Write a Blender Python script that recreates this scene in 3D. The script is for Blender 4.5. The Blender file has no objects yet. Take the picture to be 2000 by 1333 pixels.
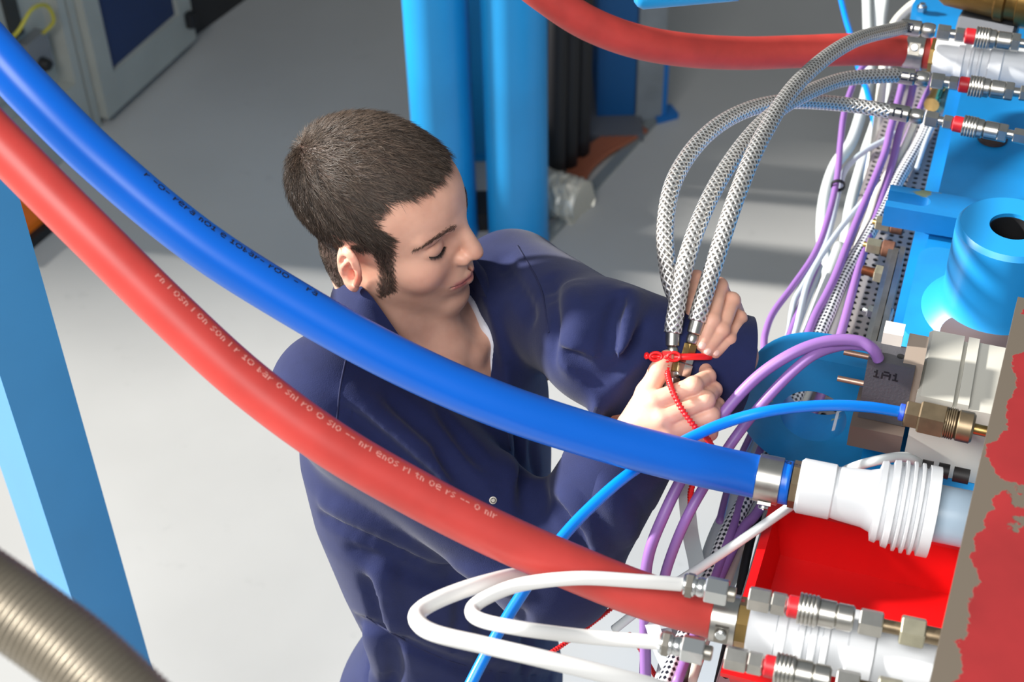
import bpy, bmesh, math, random
import numpy as np
from mathutils import Vector, Matrix
random.seed(7); np.random.seed(7)
C = bpy.context.scene.collection
scene = bpy.context.scene
# ---------------------------------------------------------------- camera
FPX, CAMH = 2950.0, 2.62
PITCH, ROLL = math.radians(40.5), math.radians(1.5)
CAM = np.array([0, 0, CAMH])
FW = np.array([0, math.cos(PITCH), -math.sin(PITCH)])
R0 = np.array([1.0, 0, 0]); U0 = np.array([0, math.sin(PITCH), math.cos(PITCH)])
RT = R0 * math.cos(ROLL) - U0 * math.sin(ROLL)
UP = U0 * math.cos(ROLL) + R0 * math.sin(ROLL)
def P(x, y, d): return CAM + d * (FW + RT * (x - 1000) / FPX - UP * (y - 666.5) / FPX)
def PZ(x, y, z):
    q = FW + RT * (x - 1000) / FPX - UP * (y - 666.5) / FPX
    return CAM + q * ((z - CAMH) / q[2])
def depth(w): return float((np.asarray(w) - CAM) @ FW)
cd = bpy.data.cameras.new('camera'); cam = bpy.data.objects.new('camera', cd); C.objects.link(cam)
cd.sensor_width = 36.0; cd.lens = FPX * 36.0 / 2000.0
cd.clip_start = 0.05; cd.clip_end = 200
cam.matrix_world = Matrix(((RT[0], UP[0], -FW[0], 0), (RT[1], UP[1], -FW[1], 0), (RT[2], UP[2], -FW[2], CAMH), (0, 0, 0, 1)))
cd.dof.use_dof = True; cd.dof.focus_distance = 1.74; cd.dof.aperture_fstop = 6.3
scene.camera = cam
# ---------------------------------------------------------------- light, world, exposure
scene.view_settings.view_transform = 'Standard'; scene.view_settings.look = 'None'
scene.view_settings.gamma = 1.0; scene.view_settings.use_curve_mapping = False
scene.view_settings.exposure = 0.0
w = bpy.data.worlds.new('world'); scene.world = w; w.use_nodes = True
wb = w.node_tree.nodes['Background']
wb.inputs[0].default_value = (0.86, 0.94, 1.0, 1); wb.inputs[1].default_value = 0.28
def lamp(name, kind, loc, target, energy, color=(1, 1, 1), **kw):
    l = bpy.data.lights.new(name, kind); l.energy = energy; l.color = color
    for k, v in kw.items(): setattr(l, k, v)
    o = bpy.data.objects.new(name, l); C.objects.link(o); o.location = loc
    o.rotation_euler = (Vector(target) - Vector(loc)).to_track_quat('-Z', 'Y').to_euler()
    return o
SUN_DIR = Vector((0.88, -0.20, -0.42))
lamp('sun', 'SUN', (-6, 0, 5), Vector((-6, 0, 5)) + SUN_DIR, 10.0, (1.0, 0.96, 0.9), angle=math.radians(4.0))
lamp('front_fill_lamp', 'AREA', (-0.9, -0.5, 3.7), (0.1, 1.3, 1.3), 94, (1.0, 0.98, 0.96), shape='RECTANGLE', size=1.8, size_y=1.4)  # fill light added to brighten face and hands, no real fixture
# ---------------------------------------------------------------- materials
def srgb(r, g, b):
    f = lambda c: (c / 255 / 12.92) if c / 255 <= 0.04045 else ((c / 255 + 0.055) / 1.055) ** 2.4
    return (f(r), f(g), f(b), 1)
MATS = {}
def mat(name, rgb, rough=0.5, metal=0.0, var=0.0, vscale=20.0, bump=0.0, bscale=80.0, dark=None, spec=0.5, sss=0.0, coat=0.0, trans=0.0):
    """plain procedural material: base colour with a noise variation, optional bump"""
    if name in MATS: return MATS[name]
    m = bpy.data.materials.new(name); m.use_nodes = True; MATS[name] = m
    nt = m.node_tree; b = nt.nodes['Principled BSDF']
    col = srgb(*rgb)
    b.inputs['Base Color'].default_value = col
    b.inputs['Roughness'].default_value = rough; b.inputs['Metallic'].default_value = metal
    b.inputs['Specular IOR Level'].default_value = spec
    b.inputs['Coat Weight'].default_value = coat
    b.inputs['Transmission Weight'].default_value = trans
    if sss:
        b.inputs['Subsurface Weight'].default_value = sss
        b.inputs['Subsurface Radius'].default_value = (0.012, 0.005, 0.003); b.inputs['Subsurface Scale'].default_value = 1.0
    tc = nt.nodes.new('ShaderNodeTexCoord')
    if var:
        n = nt.nodes.new('ShaderNodeTexNoise'); n.inputs['Scale'].default_value = vscale; n.inputs['Detail'].default_value = 5
        nt.links.new(tc.outputs['Object'], n.inputs['Vector'])
        r = nt.nodes.new('ShaderNodeValToRGB')
        d = srgb(*dark) if dark else tuple(c * (1 - var) for c in col[:3]) + (1,)
        r.color_ramp.elements[0].color = d; r.color_ramp.elements[0].position = 0.3
        r.color_ramp.elements[1].color = tuple(min(1, c * (1 + var * 0.4)) for c in col[:3]) + (1,) if not dark else col
        r.color_ramp.elements[1].position = 0.65
        nt.links.new(n.outputs['Fac'], r.inputs[0]); nt.links.new(r.outputs[0], b.inputs['Base Color'])
    if bump:
        n2 = nt.nodes.new('ShaderNodeTexNoise'); n2.inputs['Scale'].default_value = bscale; n2.inputs['Detail'].default_value = 4
        nt.links.new(tc.outputs['Object'], n2.inputs['Vector'])
        bp = nt.nodes.new('ShaderNodeBump'); bp.inputs['Strength'].default_value = bump; bp.inputs['Distance'].default_value = 0.002
        nt.links.new(n2.outputs['Fac'], bp.inputs['Height']); nt.links.new(bp.outputs[0], b.inputs['Normal'])
    return m
def chipped(name, rgb, under, thr=0.62, scale=14.0, rough=0.45, edge=0.02):
    """paint with worn patches of the colour beneath"""
    if name in MATS: return MATS[name]
    m = mat(name, rgb, rough); nt = m.node_tree; b = nt.nodes['Principled BSDF']
    tc = nt.nodes.new('ShaderNodeTexCoord')
    n = nt.nodes.new('ShaderNodeTexNoise'); n.inputs['Scale'].default_value = scale; n.inputs['Detail'].default_value = 6; n.inputs['Roughness'].default_value = 0.55
    nt.links.new(tc.outputs['Object'], n.inputs['Vector'])
    r = nt.nodes.new('ShaderNodeValToRGB'); r.color_ramp.elements[0].position = thr; r.color_ramp.elements[1].position = thr + edge
    nt.links.new(n.outputs['Fac'], r.inputs[0])
    n3 = nt.nodes.new('ShaderNodeTexNoise'); n3.inputs['Scale'].default_value = scale * 0.6; n3.inputs['Detail'].default_value = 4
    nt.links.new(tc.outputs['Object'], n3.inputs['Vector'])
    r3 = nt.nodes.new('ShaderNodeValToRGB'); c = srgb(*rgb)
    r3.color_ramp.elements[0].color = tuple(x * 0.82 for x in c[:3]) + (1,); r3.color_ramp.elements[0].position = 0.35
    r3.color_ramp.elements[1].color = tuple(min(1, x * 1.12) for x in c[:3]) + (1,); r3.color_ramp.elements[1].position = 0.65
    nt.links.new(n3.outputs['Fac'], r3.inputs[0])
    mx = nt.nodes.new('ShaderNodeMix'); mx.data_type = 'RGBA'
    nt.links.new(r.outputs[0], mx.inputs[0]); nt.links.new(r3.outputs[0], mx.inputs[6]); mx.inputs[7].default_value = srgb(*under)
    nt.links.new(mx.outputs[2], b.inputs['Base Color'])
    bp = nt.nodes.new('ShaderNodeBump'); bp.inputs['Strength'].default_value = 0.25; bp.inputs['Distance'].default_value = 0.001; bp.invert = True
    nt.links.new(r.outputs[0], bp.inputs['Height']); nt.links.new(bp.outputs[0], b.inputs['Normal'])
    return m
def braid_mat(name, light, darkc, nu, nv, metal=0.9, rough=0.3, power=1.0, bumps=0.6, weave=False):
    """woven sleeve: crossing diagonal strands laid out by UV (u around, v along)"""
    m = bpy.data.materials.new(name); m.use_nodes = True; nt = m.node_tree; b = nt.nodes['Principled BSDF']
    b.inputs['Metallic'].default_value = metal; b.inputs['Roughness'].default_value = rough
    uv = nt.nodes.new('ShaderNodeUVMap'); sp = nt.nodes.new('ShaderNodeSeparateXYZ'); nt.links.new(uv.outputs[0], sp.inputs[0])
    def mt(op, a, bb=None):
        n = nt.nodes.new('ShaderNodeMath'); n.operation = op
        for i, v in enumerate((a, bb)):
            if v is None: continue
            if isinstance(v, (int, float)): n.inputs[i].default_value = v
            else: nt.links.new(v, n.inputs[i])
        return n.outputs[0]
    a = mt('MULTIPLY', sp.outputs[0], nu * math.pi * 2 / 2); c = mt('MULTIPLY', sp.outputs[1], nv)
    s1 = mt('SINE', mt('ADD', a, c)); s2 = mt('SINE', mt('SUBTRACT', a, c))
    h = mt('MAXIMUM', s1, s2) if weave else mt('MULTIPLY', s1, s2)
    ad = mt('ADD', mt('MULTIPLY', h, 0.5), 0.5)
    r = nt.nodes.new('ShaderNodeValToRGB'); r.color_ramp.elements[0].color = srgb(*darkc); r.color_ramp.elements[1].color = srgb(*light)
    r.color_ramp.elements[0].position = 0.28; r.color_ramp.elements[1].position = 0.28 + 0.34 * power
    nt.links.new(ad, r.inputs[0]); nt.links.new(r.outputs[0], b.inputs['Base Color'])
    bp = nt.nodes.new('ShaderNodeBump'); bp.inputs['Strength'].default_value = bumps; bp.inputs['Distance'].default_value = 0.0012
    nt.links.new(ad, bp.inputs['Height']); nt.links.new(bp.outputs[0], b.inputs['Normal'])
    return m
# ---------------------------------------------------------------- mesh helpers
ORG = {}
def link(name, me, m, parent=None, origin=None):
    o = bpy.data.objects.new(name, me); C.objects.link(o)
    n = len(me.vertices); co = np.empty(n * 3, np.float32); me.vertices.foreach_get('co', co); co = co.reshape(-1, 3)
    if parent is not None: org = ORG[parent.name]
    elif origin is not None: org = np.array(origin, float)
    else: org = (co.min(0) + co.max(0)) / 2
    me.vertices.foreach_set('co', (co - org).astype(np.float32).ravel()); me.update()
    if parent is not None: o.parent = parent
    else: o.location = org
    ORG[o.name] = org
    if m is not None and len(me.materials) == 0: me.materials.append(m)
    return o
def obj(name, bm, m, parent=None, smooth=None, origin=None):
    me = bpy.data.meshes.new(name)
    bmesh.ops.recalc_face_normals(bm, faces=bm.faces)
    bm.to_mesh(me); bm.free()
    if smooth is not None:
        me.polygons.foreach_set('use_smooth', [True] * len(me.polygons))
        if smooth < 180: me.set_sharp_from_angle(angle=math.radians(smooth))
    return link(name, me, m, parent, origin)
def empty(name, loc):
    o = bpy.data.objects.new(name, None); C.objects.link(o); o.location = loc; o.empty_display_size = 0.03
    ORG[o.name] = np.array(loc, float); return o
def tag(o, label=None, cat=None, group=None, kind=None):
    if label: o['label'] = label
    if cat: o['category'] = cat
    if group: o['group'] = group
    if kind: o['kind'] = kind
    return o
def thing(name, loc, label, cat, group=None): return tag(empty(name, loc), label, cat, group)
def nrm(v): v = np.asarray(v, float); return v / (np.linalg.norm(v) + 1e-12)
def frame(ax, hint=(0, 0, 1)):
    a = nrm(ax); h = np.array(hint, float)
    if abs(a @ nrm(h)) > 0.98: h = np.array([1.0, 0, 0])
    s = nrm(np.cross(h, a)); t = np.cross(a, s); return a, s, t
def spline(pts, n=12):
    p = [np.asarray(q, float) for q in pts]
    p = [2 * p[0] - p[1]] + p + [2 * p[-1] - p[-2]]
    out = []
    for i in range(1, len(p) - 2):
        for k in range(n):
            t = k / n
            out.append(0.5 * (2 * p[i] + (p[i + 1] - p[i - 1]) * t + (2 * p[i - 1] - 5 * p[i] + 4 * p[i + 1] - p[i + 2]) * t * t + (3 * p[i] - p[i - 1] - 3 * p[i + 1] + p[i + 2]) * t ** 3))
    out.append(p[-2]); return np.array(out)
def add_tube(bm, path, r, seg=12, cap=True, flat=1.0, hint=(0, 0, 1)):
    """sweep a circle along a path, with UVs (u turns around, v metres along); r is a number or one per point"""
    path = np.asarray(path, float); n = len(path)
    rr = np.full(n, r) if np.isscalar(r) else np.asarray(r, float)
    uvl = bm.loops.layers.uv.verify()
    tg = np.gradient(path, axis=0); tg /= np.linalg.norm(tg, axis=1)[:, None] + 1e-12
    a, s, t = frame(tg[0], hint); rings = []; L = 0; Ls = []
    for i in range(n):
        s = nrm(s - tg[i] * (s @ tg[i])); t = np.cross(tg[i], s)
        if i: L += np.linalg.norm(path[i] - path[i - 1])
        Ls.append(L)
        rings.append([bm.verts.new(path[i] + rr[i] * (s * math.cos(k * 2 * math.pi / seg) + flat * t * math.sin(k * 2 * math.pi / seg))) for k in range(seg)])
    for i in range(n - 1):
        for k in range(seg):
            f = bm.faces.new((rings[i][k], rings[i][(k + 1) % seg], rings[i + 1][(k + 1) % seg], rings[i + 1][k]))
            for lp, (uu, vv) in zip(f.loops, ((k, Ls[i]), (k + 1, Ls[i]), (k + 1, Ls[i + 1]), (k, Ls[i + 1]))): lp[uvl].uv = (uu / seg, vv)
    if cap: bm.faces.new(rings[0][::-1]); bm.faces.new(rings[-1])
    return rings
def add_lathe(bm, p0, axis, prof, seg=24, rot=0.0, hint=(0, 0, 1), cap=True):
    """turn a profile [(distance along axis, radius)] about an axis; seg=6 gives a hexagon"""
    a, s, t = frame(axis, hint); p0 = np.asarray(p0, float); rings = []
    for d, r in prof:
        rings.append([bm.verts.new(p0 + a * d + max(r, 1e-5) * (s * math.cos(rot + k * 2 * math.pi / seg) + t * math.sin(rot + k * 2 * math.pi / seg))) for k in range(seg)])
    for i in range(len(rings) - 1):
        for k in range(seg): bm.faces.new((rings[i][k], rings[i][(k + 1) % seg], rings[i + 1][(k + 1) % seg], rings[i + 1][k]))
    if cap: bm.faces.new(rings[0][::-1]); bm.faces.new(rings[-1])
def add_box(bm, o, ax, ay, az):
    """box from corner o along three edge vectors"""
    o, ax, ay, az = (np.asarray(q, float) for q in (o, ax, ay, az))
    v = [bm.verts.new(o + i * ax + j * ay + k * az) for i in (0, 1) for j in (0, 1) for k in (0, 1)]
    for f in ((0, 1, 3, 2), (4, 6, 7, 5), (0, 4, 5, 1), (2, 3, 7, 6), (0, 2, 6, 4), (1, 5, 7, 3)): bm.faces.new([v[i] for i in f])
def add_prism(bm, pts, ext):
    """extrude a closed outline (list of 3-D points) by a vector"""
    ext = np.asarray(ext, float)
    a = [bm.verts.new(np.asarray(p, float)) for p in pts]; b = [bm.verts.new(np.asarray(p, float) + ext) for p in pts]
    n = len(a); bm.faces.new(a[::-1]); bm.faces.new(b)
    for i in range(n): bm.faces.new((a[i], a[(i + 1) % n], b[(i + 1) % n], b[i]))
def bevel(bm, w, seg=2, ang=30):
    es = [e for e in bm.edges if len(e.link_faces) == 2 and e.calc_face_angle(0) > math.radians(ang)]
    bmesh.ops.bevel(bm, geom=es, offset=w, segments=seg, profile=0.5, affect='EDGES', clamp_overlap=True)
def B(): return bmesh.new()
# frame of the test bench: u runs away along its edge, v runs into it, z is up
BU = np.array([math.sin(math.radians(20)), math.cos(math.radians(20)), 0]); BV = np.array([math.cos(math.radians(20)), -math.sin(math.radians(20)), 0]); BZ = np.array([0, 0, 1.0])
BO = np.array([0.231, 0.934, 0.0])
def Mb(u, v, z): return BO + BU * u + BV * v + BZ * z
def uv_of(x, y, z):
    q = PZ(x, y, z) - BO; return float(q @ BU), float(q @ BV)
# ================================================================ SETTING
def tex_floor():
    m = mat('floor_concrete', (182, 182, 180), 0.42, var=0.10, vscale=1.3); nt = m.node_tree; b = nt.nodes['Principled BSDF']
    tc = nt.nodes.new('ShaderNodeTexCoord')
    n = nt.nodes.new('ShaderNodeTexNoise'); n.inputs['Scale'].default_value = 9; n.inputs['Detail'].default_value = 8; n.inputs['Roughness'].default_value = 0.65
    nt.links.new(tc.outputs['Object'], n.inputs['Vector'])
    r = nt.nodes.new('ShaderNodeValToRGB'); r.color_ramp.elements[0].color = (0.55, 0.55, 0.55, 1); r.color_ramp.elements[0].position = 0.22
    r.color_ramp.elements[1].color = (1, 1, 1, 1); r.color_ramp.elements[1].position = 0.36
    nt.links.new(n.outputs['Fac'], r.inputs[0])
    mx = nt.nodes.new('ShaderNodeMix'); mx.data_type = 'RGBA'; mx.blend_type = 'MULTIPLY'; mx.inputs[0].default_value = 0.35
    src = b.inputs['Base Color'].links[0].from_socket
    nt.links.new(src, mx.inputs[6]); nt.links.new(r.outputs[0], mx.inputs[7]); nt.links.new(mx.outputs[2], b.inputs['Base Color'])
    return m
bm = B(); add_box(bm, (-7, -5, -0.1), (14, 0, 0), (0, 17, 0), (0, 0, 0.1))
tag(obj('floor', bm, tex_floor()), kind='structure')
WBN = nrm(np.array([-.143, .99, 0])); WBT = np.array([WBN[1], -WBN[0], 0]); wb0 = np.array([-.93, 3.32, 0]) + WBN * 3.4
bm = B(); add_box(bm, wb0 - WBT * 14, WBT * 24, WBN * .2, BZ * 4.4)
tag(obj('shadow_wall', bm, mat('wall_paint', (150, 150, 148), 0.8)), kind='structure')  # unseen wall, added and sized to throw shade over the far floor
# ---------------------------------------------------------------- common materials
BLUE = chipped('bench_blue_paint', (18, 126, 192), (112, 128, 104), 0.71, 9.0, 0.42, 0.03)
BLUE2 = mat('column_blue_paint', (24, 146, 210), 0.38, var=0.12, vscale=3)
STEEL = mat('brushed_steel', (186, 184, 178), 0.32, 1.0, var=0.12, vscale=60)
STEELD = mat('dull_steel', (150, 146, 138), 0.4, 0.9, var=0.25, vscale=30)
ZINC = mat('zinc_plate', (205, 208, 208), 0.25, 1.0)
BRASS = mat('brass', (176, 146, 92), 0.36, 1.0, var=0.2, vscale=50)
BRASSD = mat('nickel_brass', (140, 124, 100), 0.4, 0.85, var=0.25, vscale=40)
RUST = mat('rusty_steel', (112, 74, 56), 0.75, 0.2, var=0.4, vscale=90)
WHITEP = mat('white_plastic', (214, 217, 220), 0.4, sss=0.0)
REDRING = mat('red_anodised_ring', (176, 24, 34), 0.4)
BLACK = mat('black_rubber', (22, 22, 24), 0.55)
PURPLE = mat('purple_pvc', (142, 102, 170), 0.42)
PALE = mat('pale_grey_pvc', (206, 212, 212), 0.4)
CREAM = mat('cream_pvc', (222, 222, 210), 0.4)
GREYM = mat('grey_plastic', (92, 94, 98), 0.5)
LGREY = mat('light_grey_enamel', (196, 194, 184), 0.45)
REDP = mat('red_plastic', (206, 8, 12), 0.4, var=0.05)
# ---------------------------------------------------------------- background: cabinet along the left
A0 = PZ(-40, 466, 0); A1 = PZ(372, 88, 0); AL = nrm(A1 - A0); AN = np.array([-AL[1], AL[0], 0])      # AN points into the cabinet
ca = thing('control_cabinet', A0 + AN * 0.3, 'large grey control cabinet with a dark blue door panel at upper left', 'cabinet')
LA = np.linalg.norm(A1 - A0); Cc = lambda a, n, z: A0 + AL * a + AN * n + BZ * z
sD = float((PZ(188, 250, 0) - A0) @ AL)                                                              # where the door begins
CABG = mat('cabinet_grey', (168, 170, 162), 0.55, var=0.1, vscale=5)
bm = B(); add_box(bm, Cc(0, 0.06, 0), AL * LA, AN * 0.55, BZ * 0.95); bevel(bm, 0.01); obj('body', bm, CABG, ca, 40)
for a0, w_ in ((sD - 0.06, 0.035), (sD - 0.015, 0.03), (0.02, 0.04)):
    bm = B(); add_box(bm, Cc(a0, 0.0, 0.0), AL * w_, AN * 0.06, BZ * 0.95); bevel(bm, 0.006); obj('post', bm, CABG, ca, 40)
bm = B(); add_box(bm, Cc(0, 0.0, 0.0), AL * (sD - 0.06), AN * 0.06, BZ * 0.20); bevel(bm, 0.006); obj('plinth_panel', bm, CABG, ca, 40)
door = None
dl = LA - sD - 0.02; fw_ = 0.075
bm = B()
for (a, z, la, lz) in ((0, 0, dl, 0.13), (0, 0.8, dl, 0.1), (0, 0.13, 0.075, 0.67), (dl - fw_, 0.13, fw_, 0.67)):
    add_box(bm, Cc(sD + 0.02 + a, -0.03, z + 0.03), AL * la, AN * 0.085, BZ * lz)
bevel(bm, 0.008); door = obj('door', bm, CABG, ca, 40)
bm = B(); add_box(bm, Cc(sD + 0.02 + 0.07, -0.012, 0.15), AL * (dl - 0.14), AN * 0.03, BZ * 0.69); obj('door_panel', bm, mat('panel_dark_blue', (30, 52, 92), 0.5, var=0.08, vscale=6), door)
for z in (0.1, 0.75):
    bm = B(); add_lathe(bm, Cc(LA - 0.035, -0.045, z), BZ, [(0, .004), (0, .02), (.05, .02), (.05, .004)], 16); obj('hinge', bm, BLACK, door, 40)
DKP = mat('recess_shade', (48, 50, 50), 0.5)
bm = B(); add_box(bm, Cc(.405, .045, .43), AL * .05, AN * .03, BZ * .30); bevel(bm, .004); obj('dark_recess', bm, DKP, ca)  # dark box standing in for the shaded gap in the open bay
bm = B(); add_box(bm, Cc(.42, .02, .29), AL * .10, AN * .05, BZ * .12); bevel(bm, .006); obj('relay_box', bm, mat('relay_grey', (120, 122, 124), 0.5), ca, 40)
bm = B(); add_lathe(bm, Cc(.465, .022, .325), -AN, [(0, .004), (0, .022), (.02, .02), (.03, .016), (.03, .003)], 24); obj('rotary_switch', bm, BLACK, ca, 40)
bm = B(); add_box(bm, Cc(.10, .03, .30), AL * .2, AN * .04, BZ * .34); bevel(bm, .006); obj('mounting_plate', bm, mat('pale_plate', (148, 150, 144), 0.5), ca, 40)
bm = B(); add_tube(bm, spline([Cc(.358, .03, .455), Cc(.36, -.02, .50), Cc(.42, -.035, .54), Cc(.49, -.03, .515), Cc(.515, -.02, .45), Cc(.505, .03, .40)], 8), 0.006, 8)
obj('earth_wire', bm, mat('yellow_green_wire', (186, 176, 60), 0.5), ca, 180)
bx = PZ(372, 88, 0); E1 = PZ(492, 0, 0)
bm = B(); d_ = E1 - bx; add_box(bm, bx + AL * 0.02 + AN * 0.02, nrm(d_) * 1.3, np.array([-nrm(d_)[1], nrm(d_)[0], 0]) * 0.5, BZ * 0.9); bevel(bm, 0.02)
tag(obj('black_machine_housing', bm, mat('black_housing', (34, 34, 36), 0.5), None, 40), 'black machine housing standing beyond the blue-panelled cabinet door', 'housing')
# orange cable ramp on the floor by the cabinet
og = thing('cable_ramp', PZ(45, 455, 0), 'orange topped cable ramp with black edges on the floor at far left', 'cable ramp')
q0, q1 = PZ(-20, 505, 0), PZ(78, 425, 0); dd = nrm(q1 - q0); nn = np.array([-dd[1], dd[0], 0])
bm = B(); add_box(bm, q0 - nn * 0.085, (q1 - q0) + dd * 0.02, nn * 0.16, BZ * 0.03); bevel(bm, 0.008); obj('rubber_base', bm, BLACK, og, 40)
bm = B(); add_box(bm, q0 - nn * 0.06 + BZ * 0.028, q1 - q0, nn * 0.11, BZ * 0.028); bevel(bm, 0.012); obj('lid', bm, mat('orange_plastic', (232, 112, 18), 0.45, var=0.2, vscale=14), og, 40)
# ---------------------------------------------------------------- blue columns
def column(px, py, name, label, r, seg=40):
    base = PZ(px, py, 0); g = thing(name, base, label, 'column', None)
    bm = B(); add_lathe(bm, base + BZ * 0.02, BZ, [(0, r * .3), (0, r), (1.6, r), (1.605, r * .97), (1.605, r * .3)], seg); obj('pipe', bm, BLUE2, g, 40)
    bm = B(); add_lathe(bm, base, BZ, [(0, r * 1.02), (.02, r * 1.02), (.028, r)], seg); obj('weld_collar', bm, BLUE2, g, 40)
    return g
column(1013, 470, 'round_column', 'round blue steel column directly behind the left shoulder of the worker', 0.0865)
pc = PZ(1013, 470, 0); 
column(876, 452, 'round_column', 'round blue steel column behind the forehead, nearer the cabinet', 0.0865)
pp = PZ(932, 312, 0)
g = thing('flat_column', pp, 'flat blue steel post seen between the two round columns', 'post')
bm = B(); add_box(bm, pp + np.array([-.07, 0, 0.01]), (0.14, 0, 0), (0, 0.1, 0), BZ * 1.3); bevel(bm, .006); obj('post_profile', bm, BLUE2, g, 40)
bm = B(); add_box(bm, pp + np.array([-.085, -.012, 0]), (0.17, 0, 0), (0, 0.13, 0), BZ * 0.012); bevel(bm, .003); obj('foot_plate', bm, BLUE2, g, 40)
bm = B(); q = PZ(940, 452, 0); add_box(bm, q + np.array([-.06, 0, 0]), (.15, 0, 0), (0, .12, 0), BZ * .06); bevel(bm, .01)
tag(obj('foot_block', bm, BLACK, None, 40), 'black block on the floor between the two round blue columns', 'block')
# ---------------------------------------------------------------- dark hydraulic unit right of the columns
hq = PZ(1180, 262, 0)
hu = thing('hydraulic_unit', hq, 'dark blue machine unit with a grey corner post behind the red hose', 'machine')
bm = B(); add_box(bm, hq + np.array([-.02, .06, 0.03]), (.12, 0, 0), (0, .5, 0), BZ * 1.1); bevel(bm, .008); obj('blue_panel', bm, mat('deep_blue_paint', (8, 84, 140), 0.5), hu, 40)
bm = B(); add_box(bm, hq + np.array([.105, .05, 0.0]), (.085, .02, 0), (-0.1, .5, 0), BZ * 1.1); bevel(bm, .006); obj('corner_post', bm, mat('worn_grey_paint', (132, 138, 142), 0.5, var=.2, vscale=8), hu, 40)
bm = B(); add_box(bm, hq + np.array([-.2, -.05, 0.0]), (.32, 0, 0), (0, .5, 0), BZ * .03); bevel(bm, .006); obj('base_plate', bm, mat('grey_base', (92, 94, 100), 0.5), hu, 40)
bm = B(); add_box(bm, hq + np.array([-.34, .35, 0.0]), (.2, 0, 0), (0, .2, 0), BZ * .62); bevel(bm, .006); obj('low_panel', bm, mat('deep_blue_paint', (8, 84, 140), 0.5), hu, 40)
for k in range(3):
    a = PZ(1086 + 24 * k, 344 - 22 * k, 0.02)
    bm = B(); add_tube(bm, spline([a, a + np.array([0.006, .02, .4]), a + np.array([.012, .05, .8]), a + np.array([.012, .06, 1.1])], 6), 0.028, 14)
    tag(obj('rubber_hose', bm, mat('matte_black_hose', (34, 33, 35), 0.6), None, 180), ['thick black rubber hose standing closest to the right-hand round blue column', 'thick black rubber hose, middle of three beside the round column', 'thick black rubber hose closest to the dark blue machine panel'][k], 'hose', 'black hoses beside the blue columns')
bm = B(); a = PZ(1078, 262, 0.0); add_lathe(bm, a, BZ, [(0, .002), (0, .018), (.09, .018), (.1, .01), (.1, .002)], 16)
tag(obj('red_canister', bm, mat('red_cap', (150, 20, 34), .45), None, 40), 'small dark red canister standing between the round blue column and black hoses', 'canister')
# orange ribbon cables laid on the floor
pa = [(1122, 352), (1138, 322), (1172, 292), (1212, 268), (1248, 246)]
for k in range(6):
    ox = (k - 2.5) * 6.4
    bm = B(); add_tube(bm, spline([PZ(x + ox * .9, y + ox * .55, .016) for x, y in pa], 8), 0.0085, 8)
    tag(obj('orange_cable', bm, mat('orange_cable', (196, 104, 58) if k % 3 else (150, 84, 56), .5), None, 180), ['orange cable of the floor bundle, outermost on its left edge', 'orange cable of the floor bundle, second from its left edge', 'orange cable of the floor bundle, left of its middle', 'orange cable of the floor bundle, right of its middle', 'orange cable of the floor bundle, second from its right edge', 'orange cable of the floor bundle, outermost on its right edge'][k], 'cable', 'orange cables on the floor')
# crumpled silver wrap on a pipe at the floor
bm = B(); a, b_ = PZ(1055, 372, .04), PZ(1138, 398, .04); n_ = 14
pth = np.array([a + (b_ - a) * t for t in np.linspace(0, 1, n_)]); add_tube(bm, pth, .070 + .004 * np.random.rand(n_), 20)
for v in bm.verts: v.co += Vector(np.random.randn(3) * .0035)
tag(obj('foil_wrap', bm, mat('crumpled_foil', (226, 220, 204), .4, .5, bump=1.0, bscale=60)), 'crumpled silver foil wrapped pipe lying at the foot of the columns', 'pipe wrap')
bm = B(); a, b_ = PZ(1050, 500, 0), PZ(1285, 240, 0); d_ = b_ - a; nv = nrm(np.array([-d_[1], d_[0], 0]))
add_box(bm, a, d_, nv * .03, BZ * .012); bevel(bm, .003)
tag(obj('floor_channel', bm, mat('channel_steel', (150, 156, 156), .4, .5), None, 40), 'thin grey steel channel edging the floor beside the blue columns', 'channel')
bq = PZ(1290, 236, 0)
g = thing('small_bracket', bq, 'small blue angle bracket standing on the floor right of the grey post', 'bracket')
bm = B(); add_box(bm, bq + np.array([-.012, 0, 0]), (.03, 0, 0), (0, .05, 0), BZ * .22); obj('upright', bm, mat('bracket_blue', (14, 104, 176), .5), g)
bm = B(); add_box(bm, bq + np.array([-.012, -.02, 0]), (.07, .03, 0), (-.02, .06, 0), BZ * .02); obj('foot', bm, mat('bracket_blue', (14, 104, 176), .5), g)
# ---------------------------------------------------------------- blue post in the left foreground
g0 = P(62, 960, 2.25); g0[2] = 0
def post_edge(px, py, d): q = P(px, py, d); q[2] = 0; return q
e1 = post_edge(150, 1200, 2.25)          # front vertical edge between the two visible faces
sid = nrm(np.array([0.82, 0.57, 0]))
wd = 0.062
fr = np.array([-0.62, 0.785, 0])
g = thing('square_post', e1, 'square light blue steel post rising in the left foreground', 'post')
bm = B(); add_box(bm, e1 + BZ * .012, sid * 0.085, fr * 0.16, BZ * 1.66); bevel(bm, .002)
obj('post_profile', bm, mat('post_blue', (52, 134, 188), .42, var=.08, vscale=4), g, 40)
bm = B(); add_box(bm, e1 - sid * .04 - fr * .04, sid * 0.15, fr * 0.22, BZ * .012); obj('foot_plate', bm, mat('post_blue', (52, 134, 188), .42), g, 40)
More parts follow.
